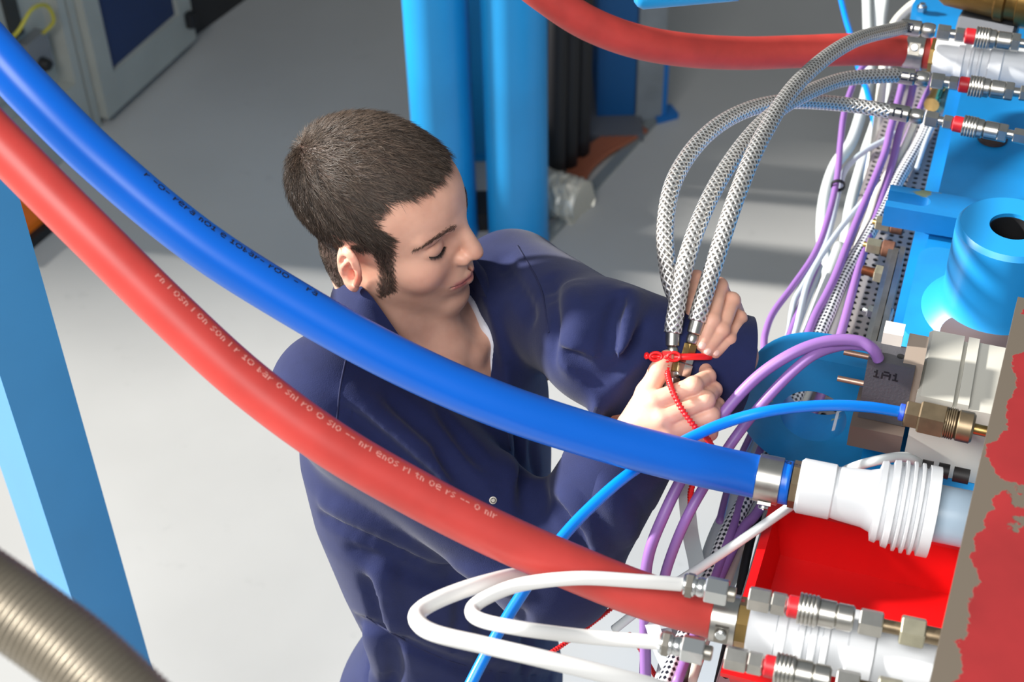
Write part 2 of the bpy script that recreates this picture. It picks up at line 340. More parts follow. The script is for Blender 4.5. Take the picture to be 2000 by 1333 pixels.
# ================================================================ TEST BENCH
TOPZ = 1.36
bench = thing('test_bench', Mb(0.4, 0.3, 0), 'large blue painted steel test bench frame filling the right side', 'machine')
def ub(u0, u1, v0, v1, z0, z1, bv=0.003):
    bm = B(); add_box(bm, Mb(u0, v0, z0), BU * (u1 - u0), BV * (v1 - v0), BZ * (z1 - z0))
    if bv: bevel(bm, bv)
    return bm
obj('top_plate', ub(.275, 1.45, .075, .75, TOPZ - .02, TOPZ), BLUE, bench, 40)
obj('lower_plate', ub(.272, 1.45, .055, .75, TOPZ - .045, TOPZ - .0205), BLUE, bench, 40)
obj('frame_side', ub(.29, 1.4, .10, .16, 0.02, TOPZ - .046), BLUE, bench, 40)
for u0 in (.30, 1.3):
    for v0 in (.12, .62): obj('leg', ub(u0, u0 + .1, v0, v0 + .1, 0, TOPZ - .046), BLUE, bench, 40)
for k, (v0, m_) in enumerate(((.040, STEEL), (.031, STEELD), (.024, STEEL))):
    obj('side_rail', ub(.44, .83, v0, v0 + .0075, TOPZ - .09, TOPZ - .035 - .004 * k, .001), m_, bench, 40)
obj('white_strip', ub(.44, .62, .012, .0225, TOPZ - .09, TOPZ - .045, .002), WHITEP, bench, 40)
# raised round-cornered pad, boss with a bore, weld fillet
pu, pv = uv_of(1905, 600, TOPZ + .03)
def rrect(u0, u1, v0, v1, z, r=.02, n=6):
    pts = []
    for cu, cv, a0 in ((u1 - r, v1 - r, 0), (u0 + r, v1 - r, 90), (u0 + r, v0 + r, 180), (u1 - r, v0 + r, 270)):
        for k in range(n + 1):
            a = math.radians(a0 + 90 * k / n); pts.append(Mb(cu + r * math.cos(a), cv + r * math.sin(a), z))
    return pts
ku, kv = uv_of(1768, 640, TOPZ + .028); fu, fv = uv_of(1815, 480, TOPZ + .028)
bm = B(); add_prism(bm, rrect(ku - .02, fu, kv - .004, .42, TOPZ + .0005, .028), BZ * .028); bevel(bm, .0025)
obj('base_pad', bm, chipped('chipped_pad_blue', (26, 140, 206), (124, 98, 70), .60, 12, .45), bench, 40)
cu, cv = uv_of(1978, 440, 1.525); cp = Mb(cu, cv, TOPZ + .029); R_ = .066
bm = B(); prof_o = [(0, R_ + .022), (.006, R_ + .017), (.018, R_ + .006), (.03, R_), (.128, R_), (.134, R_ - .005)]
hole = [(.134, .027), (.05, .027)]
add_lathe(bm, cp, BZ, prof_o + hole, 48); obj('boss_tube', bm, mat('boss_blue', (30, 142, 210), .4, var=.06, vscale=8), bench, 35)
bm = B(); add_lathe(bm, cp + BZ * .045, BZ, [(0, .0268), (.084, .0268), (.084, .0255), (.004, .0255), (.004, .001)], 32); obj('bore_liner', bm, BLACK, bench, 35)
# slotted arm
a0u, a0v = uv_of(1734, 380, TOPZ + .045)
zt = TOPZ + .044; hw = .027; Lr = .20
pts = [Mb(a0u + hw, a0v, 0), Mb(a0u + hw, a0v + Lr, 0), Mb(a0u - hw, a0v + Lr, 0), Mb(a0u - hw, a0v, 0)]
sr = .0125; sc = a0v + .046
slot = [Mb(a0u - sr, a0v, 0)] + [Mb(a0u + sr * math.sin(t), sc + sr * math.cos(t), 0) for t in np.linspace(-math.pi / 2, math.pi / 2, 11)] + [Mb(a0u + sr, a0v, 0)]
bm = B(); add_prism(bm, [p + BZ * (zt - .033) for p in pts + slot], BZ * .033); bevel(bm, .0018, 1)
obj('slotted_arm', bm, chipped('arm_blue', (18, 122, 190), (104, 118, 96), .67, 16, .42), bench, 40)
wq = Mb(*uv_of(1842, 440, TOPZ + .012), TOPZ + .006); bm = B(); bmesh.ops.create_uvsphere(bm, u_segments=20, v_segments=12, radius=1.0, matrix=Matrix.Translation(wq) @ Matrix.Diagonal((.03, .012, .010, 1)))
obj('weld_bead', bm, BLUE, bench, 180)
# lifting lug: upright plate with a round end and a bore
LUGC = np.array([*uv_of(1588, 814, 1.345)]); lz = 1.345; lr, lh, lt = .092, .0405, .05
lu0 = LUGC[0]
ou = []
for k in range(25):
    a = math.radians(90 + 180 * k / 24); ou.append((LUGC[1] + lr * math.cos(a), lz + lr * math.sin(a)))
ou += [(LUGC[1] + .15, lz - lr), (LUGC[1] + .15, lz + lr)]
bm = B(); uvn = 40
outer = [Mb(lu0, a, b) for a, b in ou]
# front and back faces with the bore: bridge outline to hole ring
def ring_plate(bm, outline, centre, r, ext, n):
    ang = [(math.atan2(b - centre[1], a - centre[0])) for a, b in outline]
    m_ = len(outline)
    hole_pts = [(centre[0] + r * math.cos(t), centre[1] + r * math.sin(t)) for t in ang]
    fr_o = [bm.verts.new(Mb(lu0, a, b)) for a, b in outline]; fr_h = [bm.verts.new(Mb(lu0, a, b)) for a, b in hole_pts]
    bk_o = [bm.verts.new(Mb(lu0 + ext, a, b)) for a, b in outline]; bk_h = [bm.verts.new(Mb(lu0 + ext, a, b)) for a, b in hole_pts]
    for i in range(m_):
        j = (i + 1) % m_
        bm.faces.new((fr_o[i], fr_o[j], fr_h[j], fr_h[i])); bm.faces.new((bk_o[j], bk_o[i], bk_h[i], bk_h[j]))
        bm.faces.new((fr_o[j], fr_o[i], bk_o[i], bk_o[j])); bm.faces.new((fr_h[i], fr_h[j], bk_h[j], bk_h[i]))
ou2 = []
for i in range(len(ou)):
    a, b = ou[i], ou[(i + 1) % len(ou)]; k_ = 1 if i < 24 else 10
    for t in range(k_): ou2.append((a[0] + (b[0] - a[0]) * t / k_, a[1] + (b[1] - a[1]) * t / k_))
ring_plate(bm, ou2, (LUGC[1], lz), lh, lt, uvn); bevel(bm, .002, 1, 50)
obj('lifting_lug', bm, chipped('lug_blue', (22, 132, 196), (150, 160, 110), .66, 22, .4), bench, 50)
# ---------------------------------------------------------------- perforated cable tray (real holes)
TZ = 1.22
tray = thing('cable_tray', Mb(.5, .02, TZ), 'perforated galvanised cable tray running along the edge of the blue bench', 'cable tray')
TRM = mat('galvanised_sheet', (186, 180, 178), .5, .55, var=.12, vscale=12)
def perforated(bm, o, eu, ev, nu, nv, hr):
    du, dv = eu / nu, ev / nv; lu_, lv_ = np.linalg.norm(du), np.linalg.norm(dv)
    for i in range(nu):
        for j in range(nv):
            c = o + du * (i + .5) + dv * (j + .5)
            sq = [bm.verts.new(c + du * a + dv * b) for a, b in ((-.5, -.5), (0, -.5), (.5, -.5), (.5, 0), (.5, .5), (0, .5), (-.5, .5), (-.5, 0))]
            hl = [bm.verts.new(c + du * (hr / lu_) * math.cos(t) + dv * (hr / lv_) * math.sin(t)) for t in [math.radians(225 + 45 * k) for k in range(8)]]
            for k in range(8): bm.faces.new((sq[k], sq[(k + 1) % 8], hl[(k + 1) % 8], hl[k]))
bm = B(); perforated(bm, Mb(-.25, -.045, TZ), BU * 1.7, BV * .14, 122, 10, .0042)
bm.normal_update(); bmesh.ops.solidify(bm, geom=bm.faces[:], thickness=.0015)
obj('tray_floor', bm, TRM, tray)
bm = B(); perforated(bm, Mb(-.25, -.0455, TZ - .03), BU * 1.7, BZ * .03, 122, 2, .0042); bm.normal_update(); bmesh.ops.solidify(bm, geom=bm.faces[:], thickness=.0015)
obj('tray_flange', bm, TRM, tray)
# added dark sheet beneath the tray, its colour standing in for shade in the holes
obj('tray_shade_sheet', ub(-.25, 1.45, -.042, .095, TZ - .034, TZ - .03, 0), mat('hole_shade', (46, 52, 60), .6), tray)
for u0 in (-.2, .6, 1.35): obj('tray_bracket', ub(u0, u0 + .03, -.02, .11, TZ - .06, TZ - .034, .002), STEELD, tray, 40)
# ---------------------------------------------------------------- threaded studs with nuts at the bench edge
def stud(x0, y0, x1, y1, z, parts, label, name='stud_bolt', group='studs on the bench edge'):
    a, b_ = PZ(x0, y0, z), PZ(x1, y1, z); Lp = math.hypot(x1 - x0, y1 - y0); sc_ = np.linalg.norm(b_ - a) / Lp; ax = nrm(b_ - a)
    d0 = depth((a + b_) / 2) / FPX
    t = thing(name, (a + b_) / 2, label, 'bolt', group)
    for nm, kind, s0, s1, r, m_ in parts: fitting_part(t, a, ax, sc_, d0, nm, kind, s0, s1, r, m_)
    return t
def fitting_part(t, a, ax, sc_, d0, nm, kind, s0, s1, r, m_):
    s0, s1, r = s0 * sc_, s1 * sc_, r * d0
    bm = B(); L_ = s1 - s0; c = min(.25 * r, .3 * L_)
    if kind == 'hex': add_lathe(bm, a + ax * s0, ax, [(0, r * .3), (0, r * 1.0), (c * .4, r * 1.1), (L_ - c * .4, r * 1.1), (L_, r * 1.0), (L_, r * .3)], 6, rot=.35)
    elif kind == 'thread':
        n_ = max(3, int(L_ / .0018)); pr = [(0, r * .3)]
        for k in range(n_): pr += [(L_ * k / n_, r * .86), (L_ * (k + .5) / n_, r)]
        add_lathe(bm, a + ax * s0, ax, pr + [(L_, r * .86), (L_, r * .3)], 20)
    elif kind == 'ball': add_lathe(bm, a + ax * s0, ax, [(0, r * .72)] + [(L_ * (.5 - .5 * math.cos(q)), r * (.72 + .28 * math.sin(q))) for q in np.linspace(.1, math.pi - .1, 9)] + [(L_, r * .72)], 24)
    elif kind == 'knurl':
        pr = [(0, r * .4), (0, r * .95)]; n_ = 5
        for k in range(n_): pr += [(L_ * (k + .15) / n_, r), (L_ * (k + .6) / n_, r), (L_ * (k + .8) / n_, r * .93)]
        add_lathe(bm, a + ax * s0, ax, pr + [(L_, r * .95), (L_, r * .4)], 28)
    else: add_lathe(bm, a + ax * s0, ax, [(0, r * .4), (0, r - c * .6), (c * .6, r), (L_ - c * .6, r), (L_, r - c * .6), (L_, r * .4)], 28)
    return obj(nm, bm, m_, t, 35)
NUTM = mat('yellow_zinc_nut', (176, 172, 150), .35, .8, var=.15, vscale=60)
stud(1704, 433, 1768, 446, TOPZ - .06, [('thread_end', 'thread', 0, 10, 6, BRASS), ('hex_nut', 'hex', 7, 36, 14, NUTM), ('rusty_bush', 'cyl', 37, 63, 15.5, RUST)], 'zinc stud with hex nut and rusty bush, under the slotted arm')
stud(1686, 477, 1752, 490, TOPZ - .06, [('thread_end', 'thread', 0, 10, 6, BRASS), ('hex_nut', 'hex', 7, 36, 15, NUTM), ('rusty_bush', 'cyl', 37, 63, 16.5, RUST)], 'zinc stud with hex nut and rusty bush, second below the slotted arm')
stud(1684, 527, 1738, 541, TOPZ - .07, [('thread_end', 'thread', 0, 28, 10, mat('coppery_thread', (146, 96, 72), .4, .9)), ('hex_nut', 'hex', 26, 50, 17, NUTM)], 'coppery threaded stud end with a hex nut beside the white strip')
stud(1686, 604, 1742, 622, TOPZ - .06, [('thread_end', 'thread', 0, 14, 6, ZINC), ('small_nut', 'hex', 10, 26, 12, ZINC), ('washer_nut', 'hex', 26, 56, 20, ZINC)], 'bright zinc stud with two nuts above the perforated tray')
# ---------------------------------------------------------------- hoses
def hose_px(pts, n=10): return spline([P(*q) for q in pts], n)
def onrow(x, y, z): return (x, y, depth(PZ(x, y, z)))
def hose_mat(name, rgb, rough, letters=None, band=None, spec=.5):
    return mat(name, rgb, rough, spec=spec, var=.06, vscale=30)
def text_on_path(parent, path, r, ang_vec, txts, size, m_, name='printed_marking'):
    """raised flat print: small letter boxes laid on the hose surface along its length"""
    pass
RZ = 1.46
def clamp(parent, a, ax, r, w, hint, m_=STEEL):
    bm = B(); add_lathe(bm, a, ax, [(0, r), (0, r + .0012), (.0006, r + .0022), (w - .0006, r + .0022), (w, r + .0012), (w, r)], 40, cap=False); c_ = obj('hose_clamp', bm, m_, parent, 35)
    s = nrm(np.asarray(hint) - ax * (np.asarray(hint) @ ax)); t = np.cross(ax, s)
    bm = B(); add_box(bm, a + s * (r + .001) - t * .009 + ax * .006, ax * (w - .012), t * .018, s * .0035); bevel(bm, .001); obj('clamp_housing', bm, STEELD, c_, 40)
    bm = B(); cc = a + s * (r + .0055) + ax * (w / 2); add_lathe(bm, cc - t * .002, s, [(0, .0015), (0, .0055), (.0025, .0055), (.0035, .0045), (.0035, .0015)], 16); add_box(bm, cc + s * .0034 - t * .0035 - ax * .0006 - t * .002, t * .007, ax * .0012, s * .0006); obj('clamp_screw', bm, ZINC, c_, 40)
    return c_
BLUEH = mat('blue_hose_pvc', (0, 102, 214), .32, var=.05, vscale=8)
REDH = mat('red_rubber_hose', (198, 66, 60), .42, var=.10, vscale=24)
REDH2 = mat('red_rubber_hose_matt', (196, 62, 54), .55, var=.14, vscale=30)
# printed marks along hoses -------------------------------------------------
FONT = {'A': ['01110', '10001', '11111', '10001', '10001'], 'B': ['11110', '10001', '11110', '10001', '11110'], 'C': ['01111', '10000', '10000', '10000', '01111'],
        'I': ['111', '010', '010', '010', '111'], '1': ['010', '110', '010', '010', '111'], '0': ['01110', '10001', '10001', '10001', '01110'], '-': ['000', '000', '111', '000', '000'], ' ': ['00', '00', '00', '00', '00'],
        'r': ['000', '101', '110', '100', '100'], 'e': ['0110', '1001', '1111', '1000', '0111'], 'o': ['0110', '1001', '1001', '1001', '0110'], 'n': ['000', '110', '101', '101', '101'], 'm': ['00000', '11010', '10101', '10101', '10101'], 'b': ['100', '100', '110', '101', '110'], 'a': ['0110', '0001', '0111', '1001', '0111'], 's': ['011', '100', '010', '001', '110'], 'l': ['1', '1', '1', '1', '1'], 't': ['010', '111', '010', '010', '001']}
def print_on_hose(parent, path, r, side, text, s0, h, m_, name='printed_text', gap=1, flip=1, turn=False):
    """flat printed lettering wrapped on the hose skin (pixels of a small face)"""
    path = np.asarray(path); seg = np.linalg.norm(np.diff(path, axis=0), axis=1); cum = np.concatenate([[0], np.cumsum(seg)])
    tg = np.gradient(path, axis=0); tg /= np.linalg.norm(tg, axis=1)[:, None]
    px = h / 5; bm = B(); s = s0
    def at(sv, tv):
        i = int(np.clip(np.searchsorted(cum, sv) - 1, 0, len(seg) - 1)); k = (sv - cum[i]) / seg[i]
        c = path[i] * (1 - k) + path[i + 1] * k; t = nrm(tg[i] * (1 - k) + tg[i + 1] * k)
        n0 = nrm(np.asarray(side) - t * (np.asarray(side) @ t)); b0 = np.cross(t, n0); a = tv / r
        return c + (r + .0003) * (n0 * math.cos(a) + b0 * math.sin(a))
    for ch in text:
        g_ = FONT[ch]
        for j, row in enumerate(g_):
            for i, c in enumerate(row):
                if c == '1':
                    q = [at(s + ((5 - (j + b)) if turn else (i + a)) * px, -flip * (2.5 - (((i + a) + 2.5 - len(row) / 2) if turn else (j + b))) * px) for a, b in ((0, 0), (1, 0), (1, 1), (0, 1))]
                    bm.faces.new([bm.verts.new(v) for v in q])
        s += (len(g_[0]) + gap) * px
    return obj(name, bm, m_, parent)
# big blue hose ------------------------------------------------------------
rB = .0235
bh = thing('air_hose', P(900, 730, 1.5), 'thick blue air hose sagging across the front of the worker', 'hose')
pB = hose_px([(-160, -55, 1.42), (-40, 70, 1.43), (60, 180, 1.44), (200, 318, 1.46), (380, 467, 1.48), (560, 584, 1.50), (760, 696, 1.52), (960, 786, 1.54), (1160, 853, 1.565), (1340, 901, 1.585), onrow(1470, 930, RZ), onrow(1545, 945, RZ)], 14)
bm = B(); add_tube(bm, pB, rB, 32); obj('hose_body', bm, BLUEH, bh, 180)
INK = mat('black_ink', (24, 30, 50), .6)
TOW = nrm(CAM - P(300, 300, 1.4)); EDG = nrm(UP * .65 + RT * .6); upB = nrm(TOW * .5 + EDG * .85)
print_on_hose(bh, pB, rB, upB, 'r -0- rera n01 e 10bar- r00 -  ra', .28, .0075, INK)
print_on_hose(bh, pB, rB, upB, 'ra-e 0n0 -r1 -', 1.02, .0075, INK)
bx_ = nrm(pB[-1] - pB[-30]); 
cA = PZ(1478, 932, RZ)
axB = nrm(PZ(1850, 1006, RZ - .004) - PZ(1500, 935, RZ))
clamp(bh, cA, axB, rB, .026, nrm(np.array([-.2, -.7, -.7])))
d0 = depth(cA) / FPX
a_ = PZ(1545, 945, RZ); sc_ = np.linalg.norm(PZ(1845, 1008, RZ) - a_) / math.hypot(300, 63)
bm = B(); add_lathe(bm, a_, axB, [(0, .019), (0, .0255), (.012, .0255), (.012, .019)], 8); obj('brass_nut', bm, BRASSD, bh, 40)
wc = thing('pipe_coupling', a_ + axB * .1, 'white plastic pipe coupling at the end of the thick blue hose, over the red bin', 'coupling')
def coupling(parent, a, ax, sc_, d0, prof_nut, prof_body):
    bm = B(); add_lathe(bm, a, ax, [(s * sc_, r * d0) for s, r in prof_nut], 40); obj('union_nut', bm, WHITEP, parent, 40)
    bm = B(); add_lathe(bm, a, ax, [(s * sc_, r * d0) for s, r in prof_body], 48); obj('ribbed_body', bm, WHITEP, parent, 40)
ribs = [(86, 20), (86, 50), (100, 52), (150, 56), (168, 62), (172, 78), (182, 80), (186, 74), (192, 74), (195, 84), (206, 86), (209, 76), (214, 76), (217, 88), (222, 88), (225, 80), (230, 80), (233, 89), (238, 89), (241, 80), (246, 80), (249, 89), (254, 89), (257, 80), (262, 80), (265, 88), (286, 88), (289, 60), (289, 20)]
coupling(wc, a_, axB, sc_, d0, [(14, 20), (14, 48), (20, 54), (84, 54), (88, 50), (88, 20)], ribs)
bm = B(); add_lathe(bm, a_ + axB * 285 * sc_, axB, [(0, .01), (0, .030), (.12, .030), (.12, .01)], 32); obj('clear_pipe', bm, mat('pale_blue_pipe', (176, 198, 216), .3), wc, 40)
bm = B(); mk = a_ + axB * 318 * sc_; 
# lower red hose -------------------------------------------------------------
rR = .0225
rh = thing('water_hose', P(700, 900, 1.42), 'thick red rubber hose sagging in the foreground below the blue hose', 'hose')
pR = hose_px([(-160, 80, 1.36), (-60, 215, 1.36), (60, 340, 1.365), (190, 470, 1.37), (330, 608, 1.38), (480, 745, 1.39), (640, 864, 1.40), (800, 958, 1.415), (960, 1040, 1.43), (1120, 1110, 1.445), (1260, 1165, 1.455), onrow(1390, 1202, RZ), onrow(1450, 1214, RZ)], 14)
bm = B(); add_tube(bm, pR, rR, 32); obj('hose_body', bm, REDH, rh, 180)
PINK = mat('pale_red_ink', (232, 150, 140), .6)
print_on_hose(rh, pR, rR, nrm(TOW * .62 + EDG * .78), 'rn l osn l on son l r 10 bar o snl ro 0 slo -- nrl enos rl tn oe rs -- o nlr', .30, .007, PINK)
print_on_hose(rh, pR, rR, nrm(TOW * .62 + EDG * .78), 'nr lo s 10 bar nl oe rs  t nloer sn rno slnt osr nlo nrets lon ', 1.02, .007, PINK)
aR = PZ(1392, 1203, RZ); axR = nrm(PZ(1800, 1292, RZ) - PZ(1400, 1205, RZ)); d0r = depth(aR) / FPX
clamp(rh, aR, axR, rR, .025, nrm(np.array([-.2, -.9, .2])))
a2 = PZ(1450, 1216, RZ); scr = np.linalg.norm(PZ(1750, 1282, RZ) - a2) / math.hypot(300, 66)
bm = B(); add_lathe(bm, a2 - axR * .004, axR, [(0, .015), (0, .0245), (.013, .0245), (.013, .015)], 8); obj('brass_nut', bm, BRASS, rh, 40)
wc2 = thing('pipe_coupling', a2 + axR * .08, 'white plastic pipe coupling ending the lower red hose, between two lower quick couplers', 'coupling')
coupling(wc2, a2, axR, scr, d0r, [(14, 20), (14, 56), (20, 60), (70, 60), (74, 54), (74, 20)],
         [(72, 20), (72, 66), (90, 68), (94, 62), (112, 62), (115, 72), (126, 72), (129, 64), (136, 64), (139, 72), (150, 72), (153, 64), (160, 64), (163, 72), (174, 72), (177, 64), (210, 64), (214, 70), (262, 70), (266, 62), (380, 62), (380, 20)])
# upper red hose --------------------------------------------------------------
rU = .0238
uh = thing('water_hose', P(1300, 90, 2.2), 'red rubber hose crossing the top of the picture in front of the grey post', 'hose')
pU = hose_px([(960, -120, 2.0), (1010, -55, 2.02), (1075, -2, 2.04), (1150, 46, 2.07), (1240, 80, 2.10), (1340, 98, 2.13), (1450, 104, 2.17), (1560, 101, 2.21), (1660, 97, 2.24), onrow(1770, 99, RZ), onrow(1832, 106, RZ)], 14)
bm = B(); add_tube(bm, pU, rU, 32); obj('hose_body', bm, REDH2, uh, 180)
aU = PZ(1768, 99, RZ); axU = nrm(PZ(1990, 132, RZ) - aU); d0u = depth(aU) / FPX; scu = np.linalg.norm(PZ(1990, 132, RZ) - aU) / math.hypot(222, 33)
clamp(uh, aU, axU, rU, .028, nrm(TOW))
bm = B(); add_lathe(bm, aU + axU * 50 * scu, axU, [(0, .016), (0, .0265), (.008, .0265), (.008, .016)], 8); obj('brass_nut', bm, BRASS, uh, 40)
wc3 = thing('pipe_coupling', aU + axU * .1, 'white plastic pipe coupling ending the upper red hose at top right', 'coupling')
coupling(wc3, aU, axU, scu, d0u, [(58, 12), (58, 33), (62, 36), (104, 36), (106, 33), (106, 12)],
         [(104, 12), (104, 40), (116, 42), (118, 36), (128, 36), (130, 43), (134, 43), (136, 37), (144, 37), (146, 43), (150, 43), (152, 37), (164, 37), (167, 45), (190, 45), (193, 40), (300, 40), (300, 12)])
# ---------------------------------------------------------------- braided hoses with quick couplers
BRAID = braid_mat('steel_braid', (232, 230, 226), (122, 118, 114), 16, 740, .8, .33, 1.3, .9, True)
def braided(label, pts, z, x1, y1, letter, hand_a, hand_b, small=False):
    x0, y0 = pts[-1][:2]
    t = thing('braided_hose', P(*pts[len(pts) // 2]), label, 'hose', 'steel braided hoses held by the worker')
    path = hose_px(pts[:-1] + [onrow(x0, y0, z)], 14); dd_ = [depth(q) / FPX for q in path]
    bm = B(); add_tube(bm, path, .0103, 24); obj('braid', bm, BRAID, t, 180)
    a = PZ(x0, y0, z); b_ = PZ(x1, y1, z); Lp = math.hypot(x1 - x0, y1 - y0); s_ = np.linalg.norm(b_ - a) / Lp; ax = nrm(b_ - a); d_ = depth(a) / FPX
    fe = fitting_part(t, a, ax, s_, d_, 'ferrule', 'cyl', -8, 34, 16, STEEL)
    print_on_hose(fe, np.array([a + ax * s_ * q for q in np.linspace(-8, 34, 9)]), 16 * d_, nrm(CAM - a), letter, (12 if len(letter) > 1 else 10) * s_, .0115 if len(letter) > 1 else .0135, INK, 'letter_mark', turn=len(letter) == 1)
    fitting_part(t, a, ax, s_, d_, 'swivel', 'ball', 34, 62, 15, STEEL)
    for nm, kind, s0, s1, r, m_ in (('hex_nut', 'hex', 66, 92, 14.5, STEEL), ('neck', 'cyl', 90, 106, 9, STEEL), ('hex_nut', 'hex', 102, 120, 13, STEEL)): fitting_part(t, a, ax, s_, d_, nm, kind, s0, s1, r, m_)
    q = thing('quick_coupler', a + ax * 170 * s_, 'red ringed steel quick coupler on the braided hose marked ' + letter + {'A': ', uppermost at right', 'CB': ', below the white coupling', 'C': ', over the blue bench'}[letter], 'coupler', 'quick couplers on the bench')
    for nm, kind, s0, s1, r, m_ in (('release_ring', 'cyl', 121, 142, 15.5, REDRING), ('knurled_sleeve', 'knurl', 141, 170, 20.5, STEEL), ('groove_band', 'cyl', 168, 182, 18.5, STEEL), ('body', 'cyl', 182, 212, 17.5, STEEL), ('hex_nut', 'hex', 210, 228, 17, STEEL), ('neck', 'cyl', 226, 244, 9, STEEL), ('hex_nut', 'hex', 240, 266, 14, STEEL), ('outlet_tube', 'cyl', 264, 420, 5, STEEL)): fitting_part(q, a, ax, s_, d_, nm, kind, s0, s1, r, m_)
    # hand end: ferrule, swivel, brass nut, zinc nut
    ha, hb = P(*hand_a), P(*hand_b); hx = nrm(hb - ha); hs = np.linalg.norm(hb - ha) / math.hypot(hand_b[0] - hand_a[0], hand_b[1] - hand_a[1]); hd = depth(ha) / FPX
    k = .62 if small else 1.0
    for nm, kind, s0, s1, r, m_ in (('ferrule', 'cyl', -6, 26, 14.5, STEEL), ('swivel', 'ball', 26, 46, 12.5, STEEL), ('brass_nut', 'hex', 46, 74, 13, BRASS), ('zinc_nut', 'hex', 74, 86, 14, ZINC), ('zinc_nut', 'hex', 86, 112, 16, ZINC)):
        fitting_part(t, ha, hx, hs, hd, nm, kind, s0 * k, s1 * k, r * k, m_)
    return t
HD = 1.70
braided('steel braided hose arching highest, marked with letter A', [(1361, 628, HD), (1373, 585, HD), (1400, 500, HD + .005), (1440, 380, HD + .03), (1490, 265, HD + .09), (1560, 160, HD + .20), (1660, 83, HD + .34), (1766, 53, 2.2)], 1.515, 1990, 84, 'A', (1362, 628, HD), (1336, 722, HD))
braided('steel braided hose in the middle of the three, marked CB', [(1314, 651, HD), (1320, 610, HD), (1340, 510, HD + .005), (1378, 405, HD + .04), (1430, 312, HD + .10), (1492, 238, HD + .18), (1560, 190, HD + .27), (1650, 155, HD + .38), (1754, 147, 2.2)], 1.50, 1990, 181, 'CB', (1314, 651, HD), (1311, 745, HD))
braided('steel braided hose arching lowest and furthest left, marked C', [(1335, 612, HD + .03), (1325, 590, HD + .03), (1307, 540, HD + .03), (1299, 450, HD + .045), (1316, 355, HD + .08), (1368, 275, HD + .14), (1440, 223, HD + .22), (1530, 199, HD + .31), (1640, 203, HD + .40), (1744, 218, 2.2)], 1.49, 1990, 266, 'C', (1335, 612, HD + .03), (1329, 680, HD + .03), True)
# ---------------------------------------------------------------- lower couplers with white tubes
def lowcoupler(lab, x0, y0, x1, y1, z, items, gl='lower quick couplers with white tubes'):
    a = PZ(x0, y0, z); b_ = PZ(x1, y1, z); Lp = math.hypot(x1 - x0, y1 - y0); s_ = np.linalg.norm(b_ - a) / Lp; ax = nrm(b_ - a); d_ = depth(a) / FPX
    t = thing('quick_coupler', (a + b_) / 2, lab, 'coupler', gl)
    for nm, kind, s0, s1, r, m_ in items: fitting_part(t, a, ax, s_, d_, nm, kind, s0, s1, r, m_)
    return t
WT = mat('white_tube', (222, 222, 220), .35)
IT1 = [('tube_grip', 'cyl', -4, 24, 22, ZINC), ('grip_slot', 'hex', 2, 18, 23.5, STEELD), ('swivel', 'ball', 22, 44, 20, ZINC), ('hex_nut', 'hex', 42, 88, 25, ZINC), ('neck', 'cyl', 86, 104, 15, STEELD)]
IT2 = [('hex_nut', 'hex', 130, 174, 22, STEEL), ('hex_nut', 'hex', 176, 206, 21, STEEL), ('release_ring', 'cyl', 208, 232, 22, REDRING), ('knurled_sleeve', 'knurl', 230, 270, 31, STEEL), ('groove_band', 'cyl', 268, 306, 27, STEEL), ('body', 'cyl', 304, 340, 26, STEEL), ('hex_nut', 'hex', 350, 396, 24, STEEL), ('neck', 'cyl', 392, 436, 13, BRASSD), ('hex_nut', 'hex', 430, 478, 27, NUTM), ('pipe_end', 'cyl', 476, 560, 17, BRASSD)]
lowcoupler('quick coupler with red ring along the front rim of the red bin', 1338, 1142, 1790, 1236, 1.515, IT1 + [(n, k, a - 0, b, r, m) for n, k, a, b, r, m in IT2])
lowcoupler('quick coupler with red ring at the bottom edge, below the lower red hose', 1292, 1256, 1700, 1346, 1.515, IT1 + IT2)
ZW = 1.515
def wt(pts): return hose_px(pts, 12)
dW1, dW2 = depth(PZ(1338, 1142, ZW)), depth(PZ(1292, 1256, ZW))
def tube_thing(name, lab, path, r, m_, cat='tube', group=None, seg=14):
    bm = B(); add_tube(bm, path, r, seg); return tag(obj(name, bm, m_, None, 180), lab, cat, group)
tube_thing('white_tube', 'white plastic tube forming the inner of two loops in front of the coverall', wt([(1342, 1143, dW1), (1250, 1136, dW1 - .012), (1130, 1130, dW1 - .02), (1020, 1142, dW1 - .02), (950, 1168, dW1 - .03), (922, 1192, dW1 - .04), (940, 1212, dW1 - .06), (1020, 1229, dW1 - .08), (1150, 1245, dW2), (1294, 1256, dW2)]), .0068, WT, 'tube', 'white tubes in the foreground')
tube_thing('white_tube', 'white plastic tube forming the larger outer loop in front of the coverall', wt([(1240, 1160, dW1 + .15), (1130, 1136, dW1 + .11), (1030, 1124, dW1 + .05), (950, 1139, dW1), (870, 1166, dW1 - .03), (822, 1192, dW1 - .05), (816, 1215, dW1 - .07), (850, 1238, dW1 - .09), (950, 1262, dW1 - .10), (1070, 1290, dW1 - .11), (1250, 1335, dW1 - .10), (1400, 1378, dW1 - .07), (1560, 1410, dW1 - .02), (1700, 1440, dW1)]), .0080, WT, 'tube', 'white tubes in the foreground')
